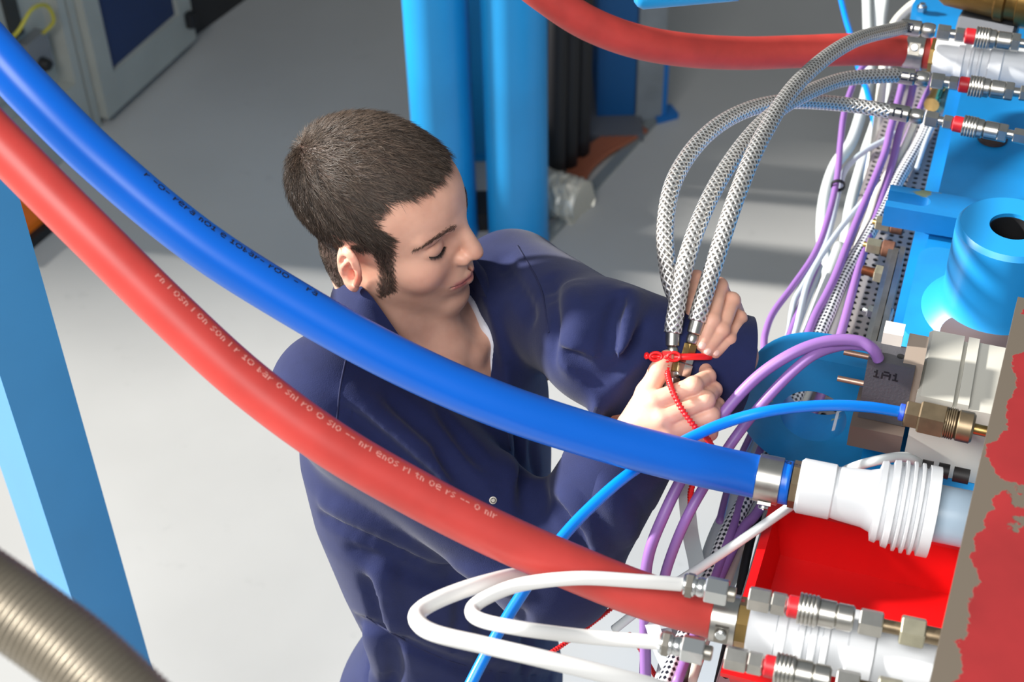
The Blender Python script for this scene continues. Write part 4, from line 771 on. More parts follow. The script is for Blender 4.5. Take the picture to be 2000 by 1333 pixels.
class Grid:
    def __init__(s, lo, hi, h):
        s.lo = np.array(lo, float); s.h = h; s.n = np.ceil((np.array(hi) - s.lo) / h).astype(int) + 1
        s.d = np.full(s.n, .2, np.float32)
    def sub(s, lo, hi):
        a = np.clip(np.floor((np.asarray(lo) - s.lo) / s.h).astype(int), 0, s.n); b = np.clip(np.ceil((np.asarray(hi) - s.lo) / s.h).astype(int) + 1, 0, s.n)
        sl = tuple(slice(i, j) for i, j in zip(a, b))
        ax = [(s.lo[i] + s.h * np.arange(a[i], b[i])).astype(np.float32) for i in range(3)]
        return sl, (ax[0][:, None, None], ax[1][None, :, None], ax[2][None, None, :])
    def op(s, fn, lo, hi, k, mode='add', m=.03):
        sl, X = s.sub(np.asarray(lo) - m, np.asarray(hi) + m)
        if s.d[sl].size == 0: return
        v = np.broadcast_to(fn(X), s.d[sl].shape).astype(np.float32)
        if mode == 'add': s.d[sl] = smin(s.d[sl], v, k)
        else: s.d[sl] = -smin(-s.d[sl], v, k)
    def caps(s, a, b, r0, r1=None, k=.01, mode='add'):
        a = np.asarray(a, float); b = np.asarray(b, float); r = max(r0, r1 or 0)
        s.op(lambda X: d_caps(X, a, b, r0, r1), np.minimum(a, b) - r, np.maximum(a, b) + r, k, mode, .03 + k)
    def ell(s, c, r, k=.01, mode='add', M=None):
        c = np.asarray(c, float); R_ = max(r) if M is not None else np.asarray(r)
        s.op(lambda X: d_ell(X, c, r, M), c - R_, c + R_, k, mode, .03 + k)
    def at(s, p):
        q = (np.asarray(p) - s.lo) / s.h; i = np.floor(q).astype(int)
        if (i < 0).any() or (i >= s.n - 1).any(): return .2
        f = q - i; v = s.d[i[0]:i[0] + 2, i[1]:i[1] + 2, i[2]:i[2] + 2]
        v = v[0] * (1 - f[0]) + v[1] * f[0]; v = v[0] * (1 - f[1]) + v[1] * f[1]; return float(v[0] * (1 - f[2]) + v[1] * f[2])
    def surf(s, px, py, d0=1.3, d1=2.6):
        """nearest point of the blended body on the sight line through a picture point, to lay a fold or seam on it"""
        last = d0
        for d in np.arange(d0, d1, .003):
            if s.at(P(px, py, d)) < 0:
                a, b = last, d
                for _ in range(8):
                    m = (a + b) / 2
                    if s.at(P(px, py, m)) < 0: b = m
                    else: a = m
                return P(px, py, b)
            last = d
        return None
    def mesh(s):
        v = s.d; ins = v < 0; n0, n1, n2 = v.shape
        cnt = sum(ins[i:n0 - 1 + i, j:n1 - 1 + j, k:n2 - 1 + k].astype(np.int8) for i in (0, 1) for j in (0, 1) for k in (0, 1))
        act = np.argwhere((cnt > 0) & (cnt < 8)); idn = np.full(cnt.shape, -1, np.int32); idn[tuple(act.T)] = np.arange(len(act))
        acc = np.zeros((len(act), 3)); num = np.zeros(len(act))
        for ax in range(3):
            o = [i for i in range(3) if i != ax]
            for p in (0, 1):
                for q in (0, 1):
                    a = act.copy(); a[:, o[0]] += p; a[:, o[1]] += q; b = a.copy(); b[:, ax] += 1
                    va, vb = v[tuple(a.T)], v[tuple(b.T)]; m = (va < 0) != (vb < 0); t = np.where(m, va / np.where(m, va - vb, 1), 0)
                    pt = (a - act).astype(float); pt[:, ax] += t; acc += pt * m[:, None]; num += m
        vert = s.lo + s.h * (act + acc / num[:, None]); F = []
        for ax in range(3):
            o = [(ax + 1) % 3, (ax + 2) % 3]
            sa = [slice(None)] * 3; sb = [slice(None)] * 3; sa[ax] = slice(0, -1); sb[ax] = slice(1, None)
            e = np.argwhere(ins[tuple(sa)] != ins[tuple(sb)]); e = e[(e[:, o[0]] > 0) & (e[:, o[1]] > 0) & (e[:, o[0]] < v.shape[o[0]] - 1) & (e[:, o[1]] < v.shape[o[1]] - 1)]
            up = ins[tuple(e.T)]; qd = []
            for da, db in ((-1, -1), (0, -1), (0, 0), (-1, 0)):
                c = e.copy(); c[:, o[0]] += da; c[:, o[1]] += db; qd.append(idn[tuple(c.T)])
            qd = np.stack(qd, 1); qd[~up] = qd[~up][:, ::-1]; F.append(qd)
        return vert, np.concatenate(F)
def np_mesh(name, V, F_, m, parent=None, origin=None, attrs=None, smooth=True):
    me = bpy.data.meshes.new(name); n, k = F_.shape
    me.vertices.add(len(V)); me.vertices.foreach_set('co', np.asarray(V, np.float32).ravel())
    me.loops.add(n * k); me.loops.foreach_set('vertex_index', np.asarray(F_, np.int32).ravel())
    me.polygons.add(n); me.polygons.foreach_set('loop_start', np.arange(n, dtype=np.int32) * k)
    me.polygons.foreach_set('use_smooth', np.full(n, smooth)); me.update(calc_edges=True)
    for kk, a in (attrs or {}).items():
        at = me.attributes.new(kk, 'FLOAT_COLOR' if a.ndim == 2 else 'FLOAT', 'POINT')
        if a.ndim == 2: at.data.foreach_set('color', np.concatenate([a, np.ones((len(a), 1))], 1).astype(np.float32).ravel())
        else: at.data.foreach_set('value', a.astype(np.float32))
    return link(name, me, m, parent, origin)
def relax(V, F_, it=2, f=.5):
    for _ in range(it):
        acc = np.zeros_like(V); num = np.zeros(len(V))
        for i in range(4):
            for j in (1, 3):
                np.add.at(acc, F_[:, i], V[F_[:, (i + j) % 4]]); np.add.at(num, F_[:, i], 1)
        V = V * (1 - f) + f * acc / np.maximum(num, 1)[:, None]
    return V
def vnormals(V, F_):
    n = np.cross(V[F_[:, 2]] - V[F_[:, 0]], V[F_[:, 3]] - V[F_[:, 1]]); N = np.zeros_like(V)
    for i in range(4): np.add.at(N, F_[:, i], n)
    return N / (np.linalg.norm(N, axis=1)[:, None] + 1e-12)
# ---- pose: head axes (forward, left, up), torso axes (left, chest, up)
HC = np.array([-.143, 1.437, 1.575]); HF = nrm([.929, -.366, -.053]); HL = np.array([.370, .923, .108]); HL = nrm(HL - HF * (HL @ HF)); HU = np.cross(HF, HL)
HM = np.stack([HF, HL, HU], 1)                              # head -> world
def h2w(p): return HC + np.asarray(p) @ HM.T
def w2h(p): return (np.asarray(p) - HC) @ HM
TS = np.array([.6, .8, 0]); TN = np.array([.8, -.6, 0]); TO = np.array([-.118, 1.432, 1.42])
SHR, ELR, WRR = P(655, 768, 1.76), P(1085, 1115, 1.81), P(1243, 848, 1.70)
SHL, ELL, WRL = P(1000, 560, 1.98), P(1180, 672, 1.76), P(1436, 712, 1.765)
# ---- head, neck and chest
H = 0.0019
hg = Grid((-.145, -.20, -.34), (.15, .20, .165), H)
def sym(fn):
    for sgn in (1, -1): fn(sgn)
hg.ell((-.014, 0, .055), (.100, .076, .088), .02)
hg.ell((.034, 0, .052), (.060, .061, .062), .02)
hg.ell((.036, 0, -.012), (.060, .059, .090), .02)
sym(lambda s: hg.caps((.004, s * .049, -.046), (.076, s * .012, -.086), .017, .016, .022))
hg.ell((.077, 0, -.086), (.021, .021, .017), .012)
sym(lambda s: hg.ell((.055, s * .040, -.014), (.028, .024, .026), .016))
hg.ell((.077, 0, -.044), (.027, .030, .028), .014)
sym(lambda s: hg.caps((.0855, s * .010, .0420), (.066, s * .048, .0430), .0085, .008, .010))
sym(lambda s: hg.ell((.098, s * .0325, .0235), (.019, .019, .0150), .012, 'sub'))
sym(lambda s: hg.ell((.0690, s * .0340, .0220), (.0155, .0175, .0150), .0035))
sym(lambda s: (hg.caps((.0845, s * .021, .0305), (.0815, s * .035, .0345), .0011, .0013, .003, 'sub'), hg.caps((.0815, s * .035, .0345), (.0735, s * .048, .0300), .0013, .0010, .003, 'sub')))
hg.caps((.0885, 0, .042), (.108, 0, .003), .0075, .0092, .009)
hg.ell((.1085, 0, -.0055), (.0125, .0105, .0095), .006)
sym(lambda s: hg.ell((.0985, s * .0125, -.0100), (.0110, .0068, .0080), .005))
sym(lambda s: hg.ell((.1035, s * .0068, -.0175), (.0050, .0030, .0045), .003, 'sub'))
sym(lambda s: hg.caps((.1015, s * .004, -.0400), (.0872, s * .0250, -.0445), .0052, .0028, .006))
sym(lambda s: hg.caps((.1000, 0, -.0512), (.0870, s * .0220, -.0458), .0060, .0030, .005))
sym(lambda s: hg.caps((.1075, 0, -.0448), (.0895, s * .0270, -.0450), .0020, .0015, .0025, 'sub'))
hg.caps((.1015, 0, -.034), (.103, 0, -.040), .0020, .0022, .004, 'sub')
def ear(s):
    a = math.radians(24); M = np.array([[math.cos(a), s * math.sin(a), .0], [-s * math.sin(a), math.cos(a), 0], [0, 0, 1.]])
    t = math.radians(-10); T = np.array([[math.cos(t), 0, math.sin(t)], [0, 1, 0], [-math.sin(t), 0, math.cos(t)]]); M = T @ M
    inv = M.T; c = np.array([-.008, s * .0765, -.006]); L_ = lambda q: c + inv @ np.array(q)
    hg.ell(L_((-.006, s * .002, .004)), (.0205, .0060, .0315), .004, 'add', M)
    hg.ell(L_((-.001, s * .002, -.022)), (.0115, .0055, .0120), .005, 'add', M)
    hg.ell(L_((-.004, s * .0085, .006)), (.0140, .0060, .0235), .003, 'sub', M)
    hg.ell(L_((.002, s * .006, -.006)), (.0085, .0090, .0110), .003, 'sub', M)
    pts = [L_((-.006 - .013 * math.cos(q) * 1.0, s * .0045, .004 + .024 * math.sin(q))) for q in np.linspace(-1.0, 2.6, 12)]
    for i in range(len(pts) - 1): hg.caps(pts[i], pts[i + 1], .0030, k=.002)
    an = [L_(q) for q in ((-.013, s * .004, -.014), (-.0125, s * .0055, 0.0), (-.008, s * .0055, .012), (-.004, s * .004, .020))]
    for i in range(3): hg.caps(an[i], an[i + 1], .0026, k=.003)
    hg.caps(L_((.0095, s * .002, -.002)), L_((.0090, s * .004, -.010)), .0042, k=.004)
sym(ear)
nb = w2h(TO + np.array([0, 0, -.01])); NB = TO
hg.caps((-.030, 0, -.035), nb + np.array([-.012, 0, .0]), .056, .062, .02)
sym(lambda s: hg.caps((-.015, s * .052, -.05), w2h(TO + TN * .055 + TS * s * .012 + [0, 0, -.012]), .011, .010, .014))
hg.caps((.052, 0, -.085), w2h(TO + TN * .045), .022, .024, .02)
sym(lambda s: hg.caps(nb + np.array([-.03, s * .03, .03]), w2h(TO + TS * s * .15 + [0, 0, -.035]), .045, .04, .04))
MT = np.stack([TN, TS, np.array([0, 0, 1.])]) @ HM
hg.ell(w2h(TO + TN * .012 + [0, 0, -.11]), (.098, .165, .125), .03, 'add', MT)
sym(lambda s: hg.caps(w2h(TO + TN * .075 + TS * s * .022 + [0, 0, -.020]), w2h(TO + TN * .06 + TS * s * .14 + [0, 0, -.006]), .009, .009, .016))
hv, hf = hg.mesh(); hv = relax(hv, hf, 1, .35); hn = vnormals(hv, hf)
# skin colours (true local colour of lips, beard shadow, scalp; ears carry a painted glow)
def smooth(e0, e1, x): t = np.clip((x - e0) / (e1 - e0), 0, 1); return t * t * (3 - 2 * t)
f_, l_, u_ = hv.T; al = np.abs(l_)
HL_U = [-.20, -.054, -.046, -.041, -.02, .0, .022, .040, .054, .060, .068, .080, .092, .098, .102, .108, .125, .2]
HL_F = [.005, .016, .030, .036, .038, .037, .038, .039, .041, .036, .023, .023, .026, .040, .066, .080, .2, .2]
def hair_sd(f, l, u):
    """> 0 inside the hairline (metres, roughly)"""
    a = np.interp(u, HL_U, HL_F) - f
    behind = np.where(u < .024, np.maximum(-.030 - f, np.minimum(f - .0135, u + .054)), 1.0)
    low = np.where(f < -.02, u + .068, 1.0)
    return np.minimum(np.minimum(a, behind), low)
hs = hair_sd(f_, al, u_)
jit = .002 * np.sin(f_ * 900 + u_ * 700)
scalp = smooth(-.003, .004, hs + jit) * (hn @ np.array([0, 1, 0]) * 0 + 1) * (u_ > -.075)
earm = ((al > .0735) & (np.abs(u_) < .042) & (f_ < .013) & (f_ > -.04)).astype(float); scalp *= 1 - earm
skin = np.array([srgb(222, 172, 148)[:3]]).repeat(len(hv), 0)
def mixc(m, rgb): 
    global skin
    skin = skin * (1 - m[:, None]) + m[:, None] * np.array(srgb(*rgb)[:3])
g3 = lambda c, r: np.exp(-((f_ - c[0]) ** 2 + (al - c[1]) ** 2 + (u_ - c[2]) ** 2) / r ** 2)
mixc(.35 * g3((.07, .045, -.02), .022), (214, 138, 120)); mixc(.35 * g3((.115, 0, -.006), .014), (212, 140, 122))
beard = smooth(-.030, -.050, u_) * smooth(-.13, -.10, u_) * (f_ > .0) + g3((.102, .010, -.036), .012)
mixc(np.clip(beard, 0, 1) * .30, (150, 120, 104))
lip = np.exp(-((u_ + .0455 - .002 * (al < .01)) / .0065) ** 4) * smooth(.029, .023, al) * (f_ > .080)
mixc(np.clip(lip, 0, 1) * .85, (178, 94, 96))
mixc(earm * .45, (230, 150, 130)); mixc(g3((-.002, .080, -.006), .010) * .9, (226, 92, 66))  # deeper red hollow stands in for light shining through the ear
mixc(np.clip(scalp, 0, 1) * .92, (54, 42, 36))
mixc(g3((.084, .017, .012), .006) * .4, (190, 128, 112))
# eyelid: shade in the fold painted as a faint darker band
mixc(np.exp(-((u_ - .0335) / .0022) ** 2) * (np.abs(al - .034) < .016) * (f_ > .068) * .45, (150, 98, 82))
# ---- hands
def finger(g, pts, radii, k=.004):
    for i in range(len(pts) - 1): g.caps(pts[i], pts[i + 1], radii[i], radii[i + 1], k)
def PP(L): return [P(*q) for q in L]
nails = []
def hand(box, mcp, fingers, thumb, wrist, fore, palm_k=.012, extra=()):
    pts = np.array([q for fg in fingers for q in fg] + list(mcp) + [wrist, fore] + list(thumb)); g = Grid(pts.min(0) - .035, pts.max(0) + .035, .0013)
    g.caps(wrist, fore, .0265, .032, .012)
    c = np.mean(mcp, 0)
    for m_ in mcp: g.caps(wrist + (m_ - wrist) * .1, m_, .0165, .0115, palm_k)
    for e in extra: g.caps(*e)
    rad = [(.0112, .0098, .0088, .0074), (.0114, .0099, .0089, .0075), (.0110, .0095, .0085, .0072), (.0098, .0084, .0076, .0066)]
    for fg, r in zip(fingers, rad):
        g2 = Grid(g.lo, g.lo + (g.n - 1) * g.h, g.h) if False else None
        finger(g, fg, r, .0022)
        for q, rr in zip(fg[1:3], r[1:3]): g.ell(q, (rr * 1.07,) * 3, .003)
    finger(g, thumb, (.0165, .0125, .0110, .0085), .006)
    V, F_ = g.mesh(); return g, relax(V, F_, 1, .3), F_
# right hand (near): a fist round the fittings, thumb up along the left
R_m = PP([(1276, 785, 1.672), (1292, 818, 1.668), (1306, 846, 1.672), (1318, 872, 1.682)])
R_f = [[R_m[0]] + PP([(1354, 754, 1.668), (1382, 736, 1.692), (1375, 714, 1.712)]),
       [R_m[1]] + PP([(1378, 782, 1.668), (1394, 762, 1.695), (1378, 748, 1.722)]),
       [R_m[2]] + PP([(1388, 812, 1.672), (1400, 792, 1.700), (1384, 776, 1.728)]),
       [R_m[3]] + PP([(1386, 846, 1.682), (1400, 822, 1.705), (1388, 806, 1.730)])]
R_t = PP([(1250, 812, 1.695), (1264, 768, 1.690), (1288, 724, 1.688), (1302, 698, 1.690)])
gR, rV, rF = hand(None, R_m, R_f, R_t, WRR + (P(1272, 800, 1.69) - WRR) * .15, WRR + (ELR - WRR) * .35, extra=((P(1262, 800, 1.695), P(1330, 800, 1.705), .018, .016, .012),))
# left hand (far): fingers pointing down-left from bent knuckles, tips on the right-hand ferrule
L_m = PP([(1392, 588, 1.785), (1424, 604, 1.790), (1444, 632, 1.792), (1454, 662, 1.790)])
L_f = [[L_m[0]] + PP([(1360, 546, 1.738), (1352, 588, 1.728), (1346, 618, 1.725)]),
       [L_m[1]] + PP([(1404, 560, 1.728), (1391, 626, 1.706), (1371, 674, 1.700)]),
       [L_m[2]] + PP([(1429, 588, 1.732), (1410, 645, 1.708), (1381, 686, 1.700)]),
       [L_m[3]] + PP([(1444, 622, 1.738), (1424, 664, 1.715), (1397, 690, 1.704)])]
L_t = PP([(1425, 690, 1.775), (1388, 676, 1.755), (1356, 652, 1.745), (1344, 632, 1.742)])
gL, lV, lF = hand(None, L_m, L_f, L_t, WRL + (P(1440, 640, 1.79) - WRL) * .2, WRL + (ELL - WRL) * .3)
def hand_col(V, nl):
    c = np.array([srgb(226, 176, 152)[:3]]).repeat(len(V), 0)
    for p, q in nl:
        p = np.asarray(p); 
    return c
def handskin(V, fingers, thumb):
    c = np.array([srgb(228, 178, 154)[:3]]).repeat(len(V), 0)
    for fg in fingers:
        for q in fg[1:3]:
            m = np.exp(-((V - q) ** 2).sum(1) / .011 ** 2)[:, None] * .30; c = c * (1 - m) + m * np.array(srgb(214, 138, 118)[:3])
        m = np.exp(-((V - fg[3]) ** 2).sum(1) / .010 ** 2)[:, None] * .35; c = c * (1 - m) + m * np.array(srgb(222, 148, 132)[:3])
    return c
cR, cL = handskin(rV, R_f, R_t), handskin(lV, L_f, L_t)
# ---- hidden limbs joining it up, so the body is one figure under the clothes
def limb(path, r, seg=14):
    bm = B(); add_tube(bm, spline(path, 6), r, seg); bm.verts.index_update()
    V = np.array([v.co[:] for v in bm.verts]); q = np.array([[v.index for v in f.verts] for f in bm.faces if len(f.verts) == 4]); bm.free(); return V, q
WC, HP = np.array([-.080, 1.316, 1.0]), np.array([-.104, 1.318, .86])
FTR, FTL = np.array([-.20, 1.20, 0.09]), np.array([-.06, 1.44, 0.09])
parts = [(h2w(hv), hf, skin), (rV, rF, cR), (lV, lF, cL)]
for pth, r in (([SHR, ELR, WRR], .036), ([SHL, ELL, WRL], .036), ([TO + [0, 0, -.1], WC, HP], .09), ([HP - TS * .09, (HP - TS * .09) * .5 + FTR * .5, FTR], .05), ([HP + TS * .09, (HP + TS * .09) * .5 + FTL * .5, FTL], .05)):
    V, q = limb(pth, r); parts.append((V, q, np.array([srgb(222, 172, 148)[:3]]).repeat(len(V), 0)))
off = 0; Vs, Fs, Cs = [], [], []
for V, q, c in parts: Vs.append(V); Fs.append(q + off); Cs.append(c); off += len(V)
def skin_mat():
    m = mat('skin', (222, 172, 148), .46, spec=.4); nt = m.node_tree; b = nt.nodes['Principled BSDF']
    b.inputs['Subsurface Weight'].default_value = .22; b.inputs['Subsurface Radius'].default_value = (1.0, .35, .2); b.inputs['Subsurface Scale'].default_value = .006
    at = nt.nodes.new('ShaderNodeAttribute'); at.attribute_name = 'skincol'
    tc = nt.nodes.new('ShaderNodeTexCoord'); n = nt.nodes.new('ShaderNodeTexNoise'); n.inputs['Scale'].default_value = 260; n.inputs['Detail'].default_value = 3
    nt.links.new(tc.outputs['Object'], n.inputs['Vector']); n2 = nt.nodes.new('ShaderNodeTexNoise'); n2.inputs['Scale'].default_value = 40; n2.inputs['Detail'].default_value = 3
    nt.links.new(tc.outputs['Object'], n2.inputs['Vector'])
    r = nt.nodes.new('ShaderNodeValToRGB'); r.color_ramp.elements[0].color = (.90, .86, .85, 1); r.color_ramp.elements[1].color = (1, 1, 1, 1); r.color_ramp.elements[0].position = .35; r.color_ramp.elements[1].position = .6
    nt.links.new(n2.outputs['Fac'], r.inputs[0]); mx = nt.nodes.new('ShaderNodeMix'); mx.data_type = 'RGBA'; mx.blend_type = 'MULTIPLY'; mx.inputs[0].default_value = 1
    nt.links.new(at.outputs['Color'], mx.inputs[6]); nt.links.new(r.outputs[0], mx.inputs[7]); nt.links.new(mx.outputs[2], b.inputs['Base Color'])
    bp = nt.nodes.new('ShaderNodeBump'); bp.inputs['Strength'].default_value = .12; bp.inputs['Distance'].default_value = .0006
    nt.links.new(n.outputs['Fac'], bp.inputs['Height']); nt.links.new(bp.outputs[0], b.inputs['Normal']); return m
person = np_mesh('person', np.concatenate(Vs), np.concatenate(Fs), skin_mat(), None, (HP[0], HP[1], 0.0), {'skincol': np.concatenate(Cs)})
tag(person, 'person in navy coverall bending over the fittings and joining braided hoses with both hands', 'person')
# fingernails
def nail(tip, prev, out, r):
    ax = nrm(tip - prev); o = nrm(out - ax * (out @ ax)); sd = np.cross(ax, o); c = tip + o * r * .62 + ax * r * .1; bm = B()
    bmesh.ops.create_uvsphere(bm, u_segments=12, v_segments=8, radius=1.0, matrix=Matrix(((ax[0] * r * .85, sd[0] * r * .66, o[0] * r * .42, c[0]), (ax[1] * r * .85, sd[1] * r * .66, o[1] * r * .42, c[1]), (ax[2] * r * .85, sd[2] * r * .66, o[2] * r * .42, c[2]), (0, 0, 0, 1))))
    obj('fingernail', bm, mat('nail_pink', (232, 186, 172), .3), person, 180)
TOC = nrm(CAM - P(1370, 690, 1.7))
for fg, r in zip(L_f[1:], (.0075, .0072, .0066)): nail(fg[3], fg[2], TOC * .9 + RT * .1, r)
nail(R_f[0][3], R_f[0][2], TOC * .3 + RT, .0074)
# ---- strands: hair, eyebrows, lashes
def strands(name, base, dirs, nors, length, width, m, droop=.25, rad=None):
    n = len(base); ts = (0, .45, 1.0); side = np.cross(dirs, nors); side /= np.linalg.norm(side, axis=1)[:, None] + 1e-9
    up = np.cross(side, dirs); rings = []
    for t, wd in zip(ts, (1, .8, .12)):
        c = base + dirs * (length * t)[:, None] + nors * (-(t * t) * length * droop)[:, None]
        for a in (0, 2.094, 4.189): rings.append(c + (side * math.cos(a) + up * math.sin(a)) * (width * wd)[:, None] if not np.isscalar(width) else c + (side * math.cos(a) + up * math.sin(a)) * width * wd)
    V = np.stack(rings, 1).reshape(-1, 3); f = []
    for i in range(2):
        for k in range(3): f.append((i * 3 + k, i * 3 + (k + 1) % 3, i * 3 + 3 + (k + 1) % 3, i * 3 + 3 + k))
    F_ = (np.array(f)[None] + (np.arange(n) * 9)[:, None, None]).reshape(-1, 4)
    col = np.repeat(np.random.rand(n), 9)
    return np_mesh(name, V, F_, m, person, None, {'tint': col})
def hair_mat(name, c0, c1):
    m = mat(name, c0, .42, spec=.45); nt = m.node_tree; b = nt.nodes['Principled BSDF']; at = nt.nodes.new('ShaderNodeAttribute'); at.attribute_name = 'tint'
    r = nt.nodes.new('ShaderNodeValToRGB'); r.color_ramp.elements[0].color = srgb(*c0); r.color_ramp.elements[1].color = srgb(*c1)
    nt.links.new(at.outputs['Fac'], r.inputs[0]); nt.links.new(r.outputs[0], b.inputs['Base Color']); return m
rng = np.random.default_rng(3)
tri = np.concatenate([hf[:, [0, 1, 2]], hf[:, [0, 2, 3]]]); ta = .5 * np.linalg.norm(np.cross(hv[tri[:, 1]] - hv[tri[:, 0]], hv[tri[:, 2]] - hv[tri[:, 0]]), axis=1)
tw = ta * (scalp[tri].mean(1) > .35)
NH = 52000
pick = rng.choice(len(tri), NH, p=tw / tw.sum()); bc = rng.dirichlet((1, 1, 1), NH)
hb = (hv[tri[pick]] * bc[:, :, None]).sum(1); hnn = (hn[tri[pick]] * bc[:, :, None]).sum(1); hnn /= np.linalg.norm(hnn, axis=1)[:, None]
WH = np.array([-.088, -.012, .105]); q = hb - WH; dist = np.linalg.norm(q, axis=1)
tanv = q - hnn * (q * hnn).sum(1)[:, None]; tanv /= np.linalg.norm(tanv, axis=1)[:, None] + 1e-9
sw = np.cross(hnn, tanv); tanv = tanv + sw * (.7 * np.exp(-dist / .03))[:, None]
down = np.array([-.35, 0, -1.]); dn = down - hnn * (hnn @ down)[:, None]; low_ = smooth(.06, .0, hb[:, 2])[:, None]; tanv = tanv * (1 - low_ * .8) + dn * low_ * .8
clump = np.stack([np.sin(hb @ np.array(v) * 260 + p_) for v, p_ in (((1, .6, .3), 0), ((.2, 1, .7), 2), ((.5, -.3, 1), 4))], 1)
tanv = tanv + .30 * clump + rng.normal(0, .22, (NH, 3)); tanv -= hnn * (tanv * hnn).sum(1)[:, None]; tanv /= np.linalg.norm(tanv, axis=1)[:, None] + 1e-9
topf = smooth(.03, .10, hb[:, 2]); lift = .42 + .5 * np.exp(-dist / .022) + .22 * smooth(.05, .08, hb[:, 0]) * topf + rng.normal(0, .17, NH); lift = np.clip(lift, .12, 1.4)
dr = tanv + hnn * lift[:, None]; dr /= np.linalg.norm(dr, axis=1)[:, None]
ln = (.0065 + .0110 * smooth(-.02, .085, hb[:, 2])) * (.6 + .8 * rng.random(NH)) * (1 - .45 * smooth(.012, -.002, hair_sd(hb[:, 0], np.abs(hb[:, 1]), hb[:, 2])))
HAIR = hair_mat('dark_brown_hair', (26, 21, 18), (104, 88, 76))
wl = h2w(hb); strands('hair', wl - hnn @ HM.T * .0006, dr @ HM.T, hnn @ HM.T, ln, .00022 + .00008 * rng.random(NH), HAIR, .28)
def ray_head(px, py):
    for d in np.arange(1.55, 2.0, .0012):
        if hg.at(w2h(P(px, py, d))) < 0: return w2h(P(px, py, d))
def brow(s):
    k = 400; t = rng.random(k); f0 = np.array([.0925, .014, .0420]); f1 = np.array([.086, .040, .0530]); f2 = np.array([.0587, .0565, .0320])
    c = (1 - t)[:, None] ** 2 * f0 + (2 * t * (1 - t))[:, None] * f1 + (t ** 2)[:, None] * f2; c[:, 2] += rng.normal(0, .0023, k) * (1 - .6 * t); c[:, 1] *= s
    c0 = c.copy(); ctr = np.array([.03, 0, .02]); out = []
    for p_ in c:                                              # drop onto the skin
        dd = nrm(p_ - ctr); a, b_ = .02, .12
        for _ in range(14):
            m_ = (a + b_) / 2
            if hg.at(ctr + dd * m_) < 0: a = m_
            else: b_ = m_
        out.append(ctr + dd * a)
    out = np.array(out); tg = np.array([-.25, s * .9, .28]) + rng.normal(0, .18, (k, 3)); tg[:, 2] -= t * .55; nn_ = out - ctr; nn_ /= np.linalg.norm(nn_, axis=1)[:, None]
    d_ = tg + nn_ * .22; d_ /= np.linalg.norm(d_, axis=1)[:, None]
    strands('eyebrow', h2w(out), d_ @ HM.T, nn_ @ HM.T, .0056 * (.7 + .5 * rng.random(k)), .00015, mat('eyebrow_brown', (84, 64, 52), .5), .2)
    k = 190; t = np.linspace(0, 1, k); c = np.stack([.090 - .010 * t ** 2, s * (.0195 + .034 * t), .0150 + .0055 * t - .0035 * np.sin(t * math.pi)], 1); out = []
    ctr = np.array([.055, s * .034, .0215])
    for p_ in c:
        dd = nrm(p_ - ctr); a, b_ = .004, .03
        for _ in range(14):
            m_ = (a + b_) / 2
            if hg.at(ctr + dd * m_) < 0: a = m_
            else: b_ = m_
        out.append(ctr + dd * a)
    out = np.array(out); nn_ = out - ctr; nn_ /= np.linalg.norm(nn_, axis=1)[:, None]; d_ = nn_ * .8 + np.array([.35, 0, -.75]) + rng.normal(0, .12, (k, 3)); d_[:, 1] += s * (t - .4) * .7; d_ /= np.linalg.norm(d_, axis=1)[:, None]
    strands('eyelash', h2w(out), d_ @ HM.T, nn_ @ HM.T, .0050 * (.7 + .5 * rng.random(k)), .00016, mat('lash_dark', (34, 24, 20), .5), .1)
sym(brow)
# ---- clothes
CV = mat('navy_cotton', (29, 37, 78), .85, spec=.25, var=.10, vscale=40, bump=.25, bscale=900)
CV.node_tree.nodes['Principled BSDF'].inputs['Sheen Weight'].default_value = .10
CV.node_tree.nodes['Principled BSDF'].inputs['Sheen Roughness'].default_value = .5
cg = Grid((-.46, .98, .0), (.40, 1.78, 1.60), .0052)
ZS = [.74, .80, .88, .97, 1.0, 1.04, 1.12, 1.22, 1.30, 1.36, 1.40, 1.44]
RS = [.165, .176, .176, .152, .140, .146, .164, .182, .188, .182, .150, .100]
RN = [.135, .146, .144, .116, .103, .106, .122, .134, .136, .126, .108, .080]
CX = np.interp(ZS, [.74, .86, 1.0, 1.25, 1.42], [HP[0], HP[0], WC[0], -.108, TO[0]]); CY = np.interp(ZS, [.74, .86, 1.0, 1.25, 1.42], [HP[1], HP[1], WC[1], 1.385, TO[1]])
def d_torso(X):
    z = X[2].ravel(); cx, cy, rs, rn = (np.interp(z, ZS, q).astype(np.float32)[None, None, :] for q in (CX, CY, RS, RN))
    dx, dy = X[0] - cx, X[1] - cy; a = dx * TS[0] + dy * TS[1]; b = dx * TN[0] + dy * TN[1]
    e = (np.sqrt((a / rs) ** 2 + (b / rn) ** 2) - 1) * np.minimum(rs, rn)
    return np.maximum(e, np.maximum(X[2] - 1.44, .74 - X[2]))
cg.op(d_torso, (-.34, 1.1, .74), (.12, 1.7, 1.44), .02)
for sh, sg in ((SHR, -1), (SHL, 1)):
    cg.caps(TO + TS * sg * .045 + [0, 0, -.012], sh + [0, 0, -.008], .055, .062, .035)
cg.caps(SHR, ELR, .074, .070, .035); cg.caps(SHL, ELL, .074, .068, .035)
def forearm(el, wr, r0, r1, ext):
    ax = nrm(wr - el); e = wr + ax * ext
    def fn(X):
        d = d_caps(X, el, e + ax * .05, r0, r1); pl = (X[0] - e[0]) * ax[0] + (X[1] - e[1]) * ax[1] + (X[2] - e[2]) * ax[2]
        return np.maximum(d, pl)
    cg.op(fn, np.minimum(el, e) - .09, np.maximum(el, e) + .09, .03, 'add', .02)
    return ax, e
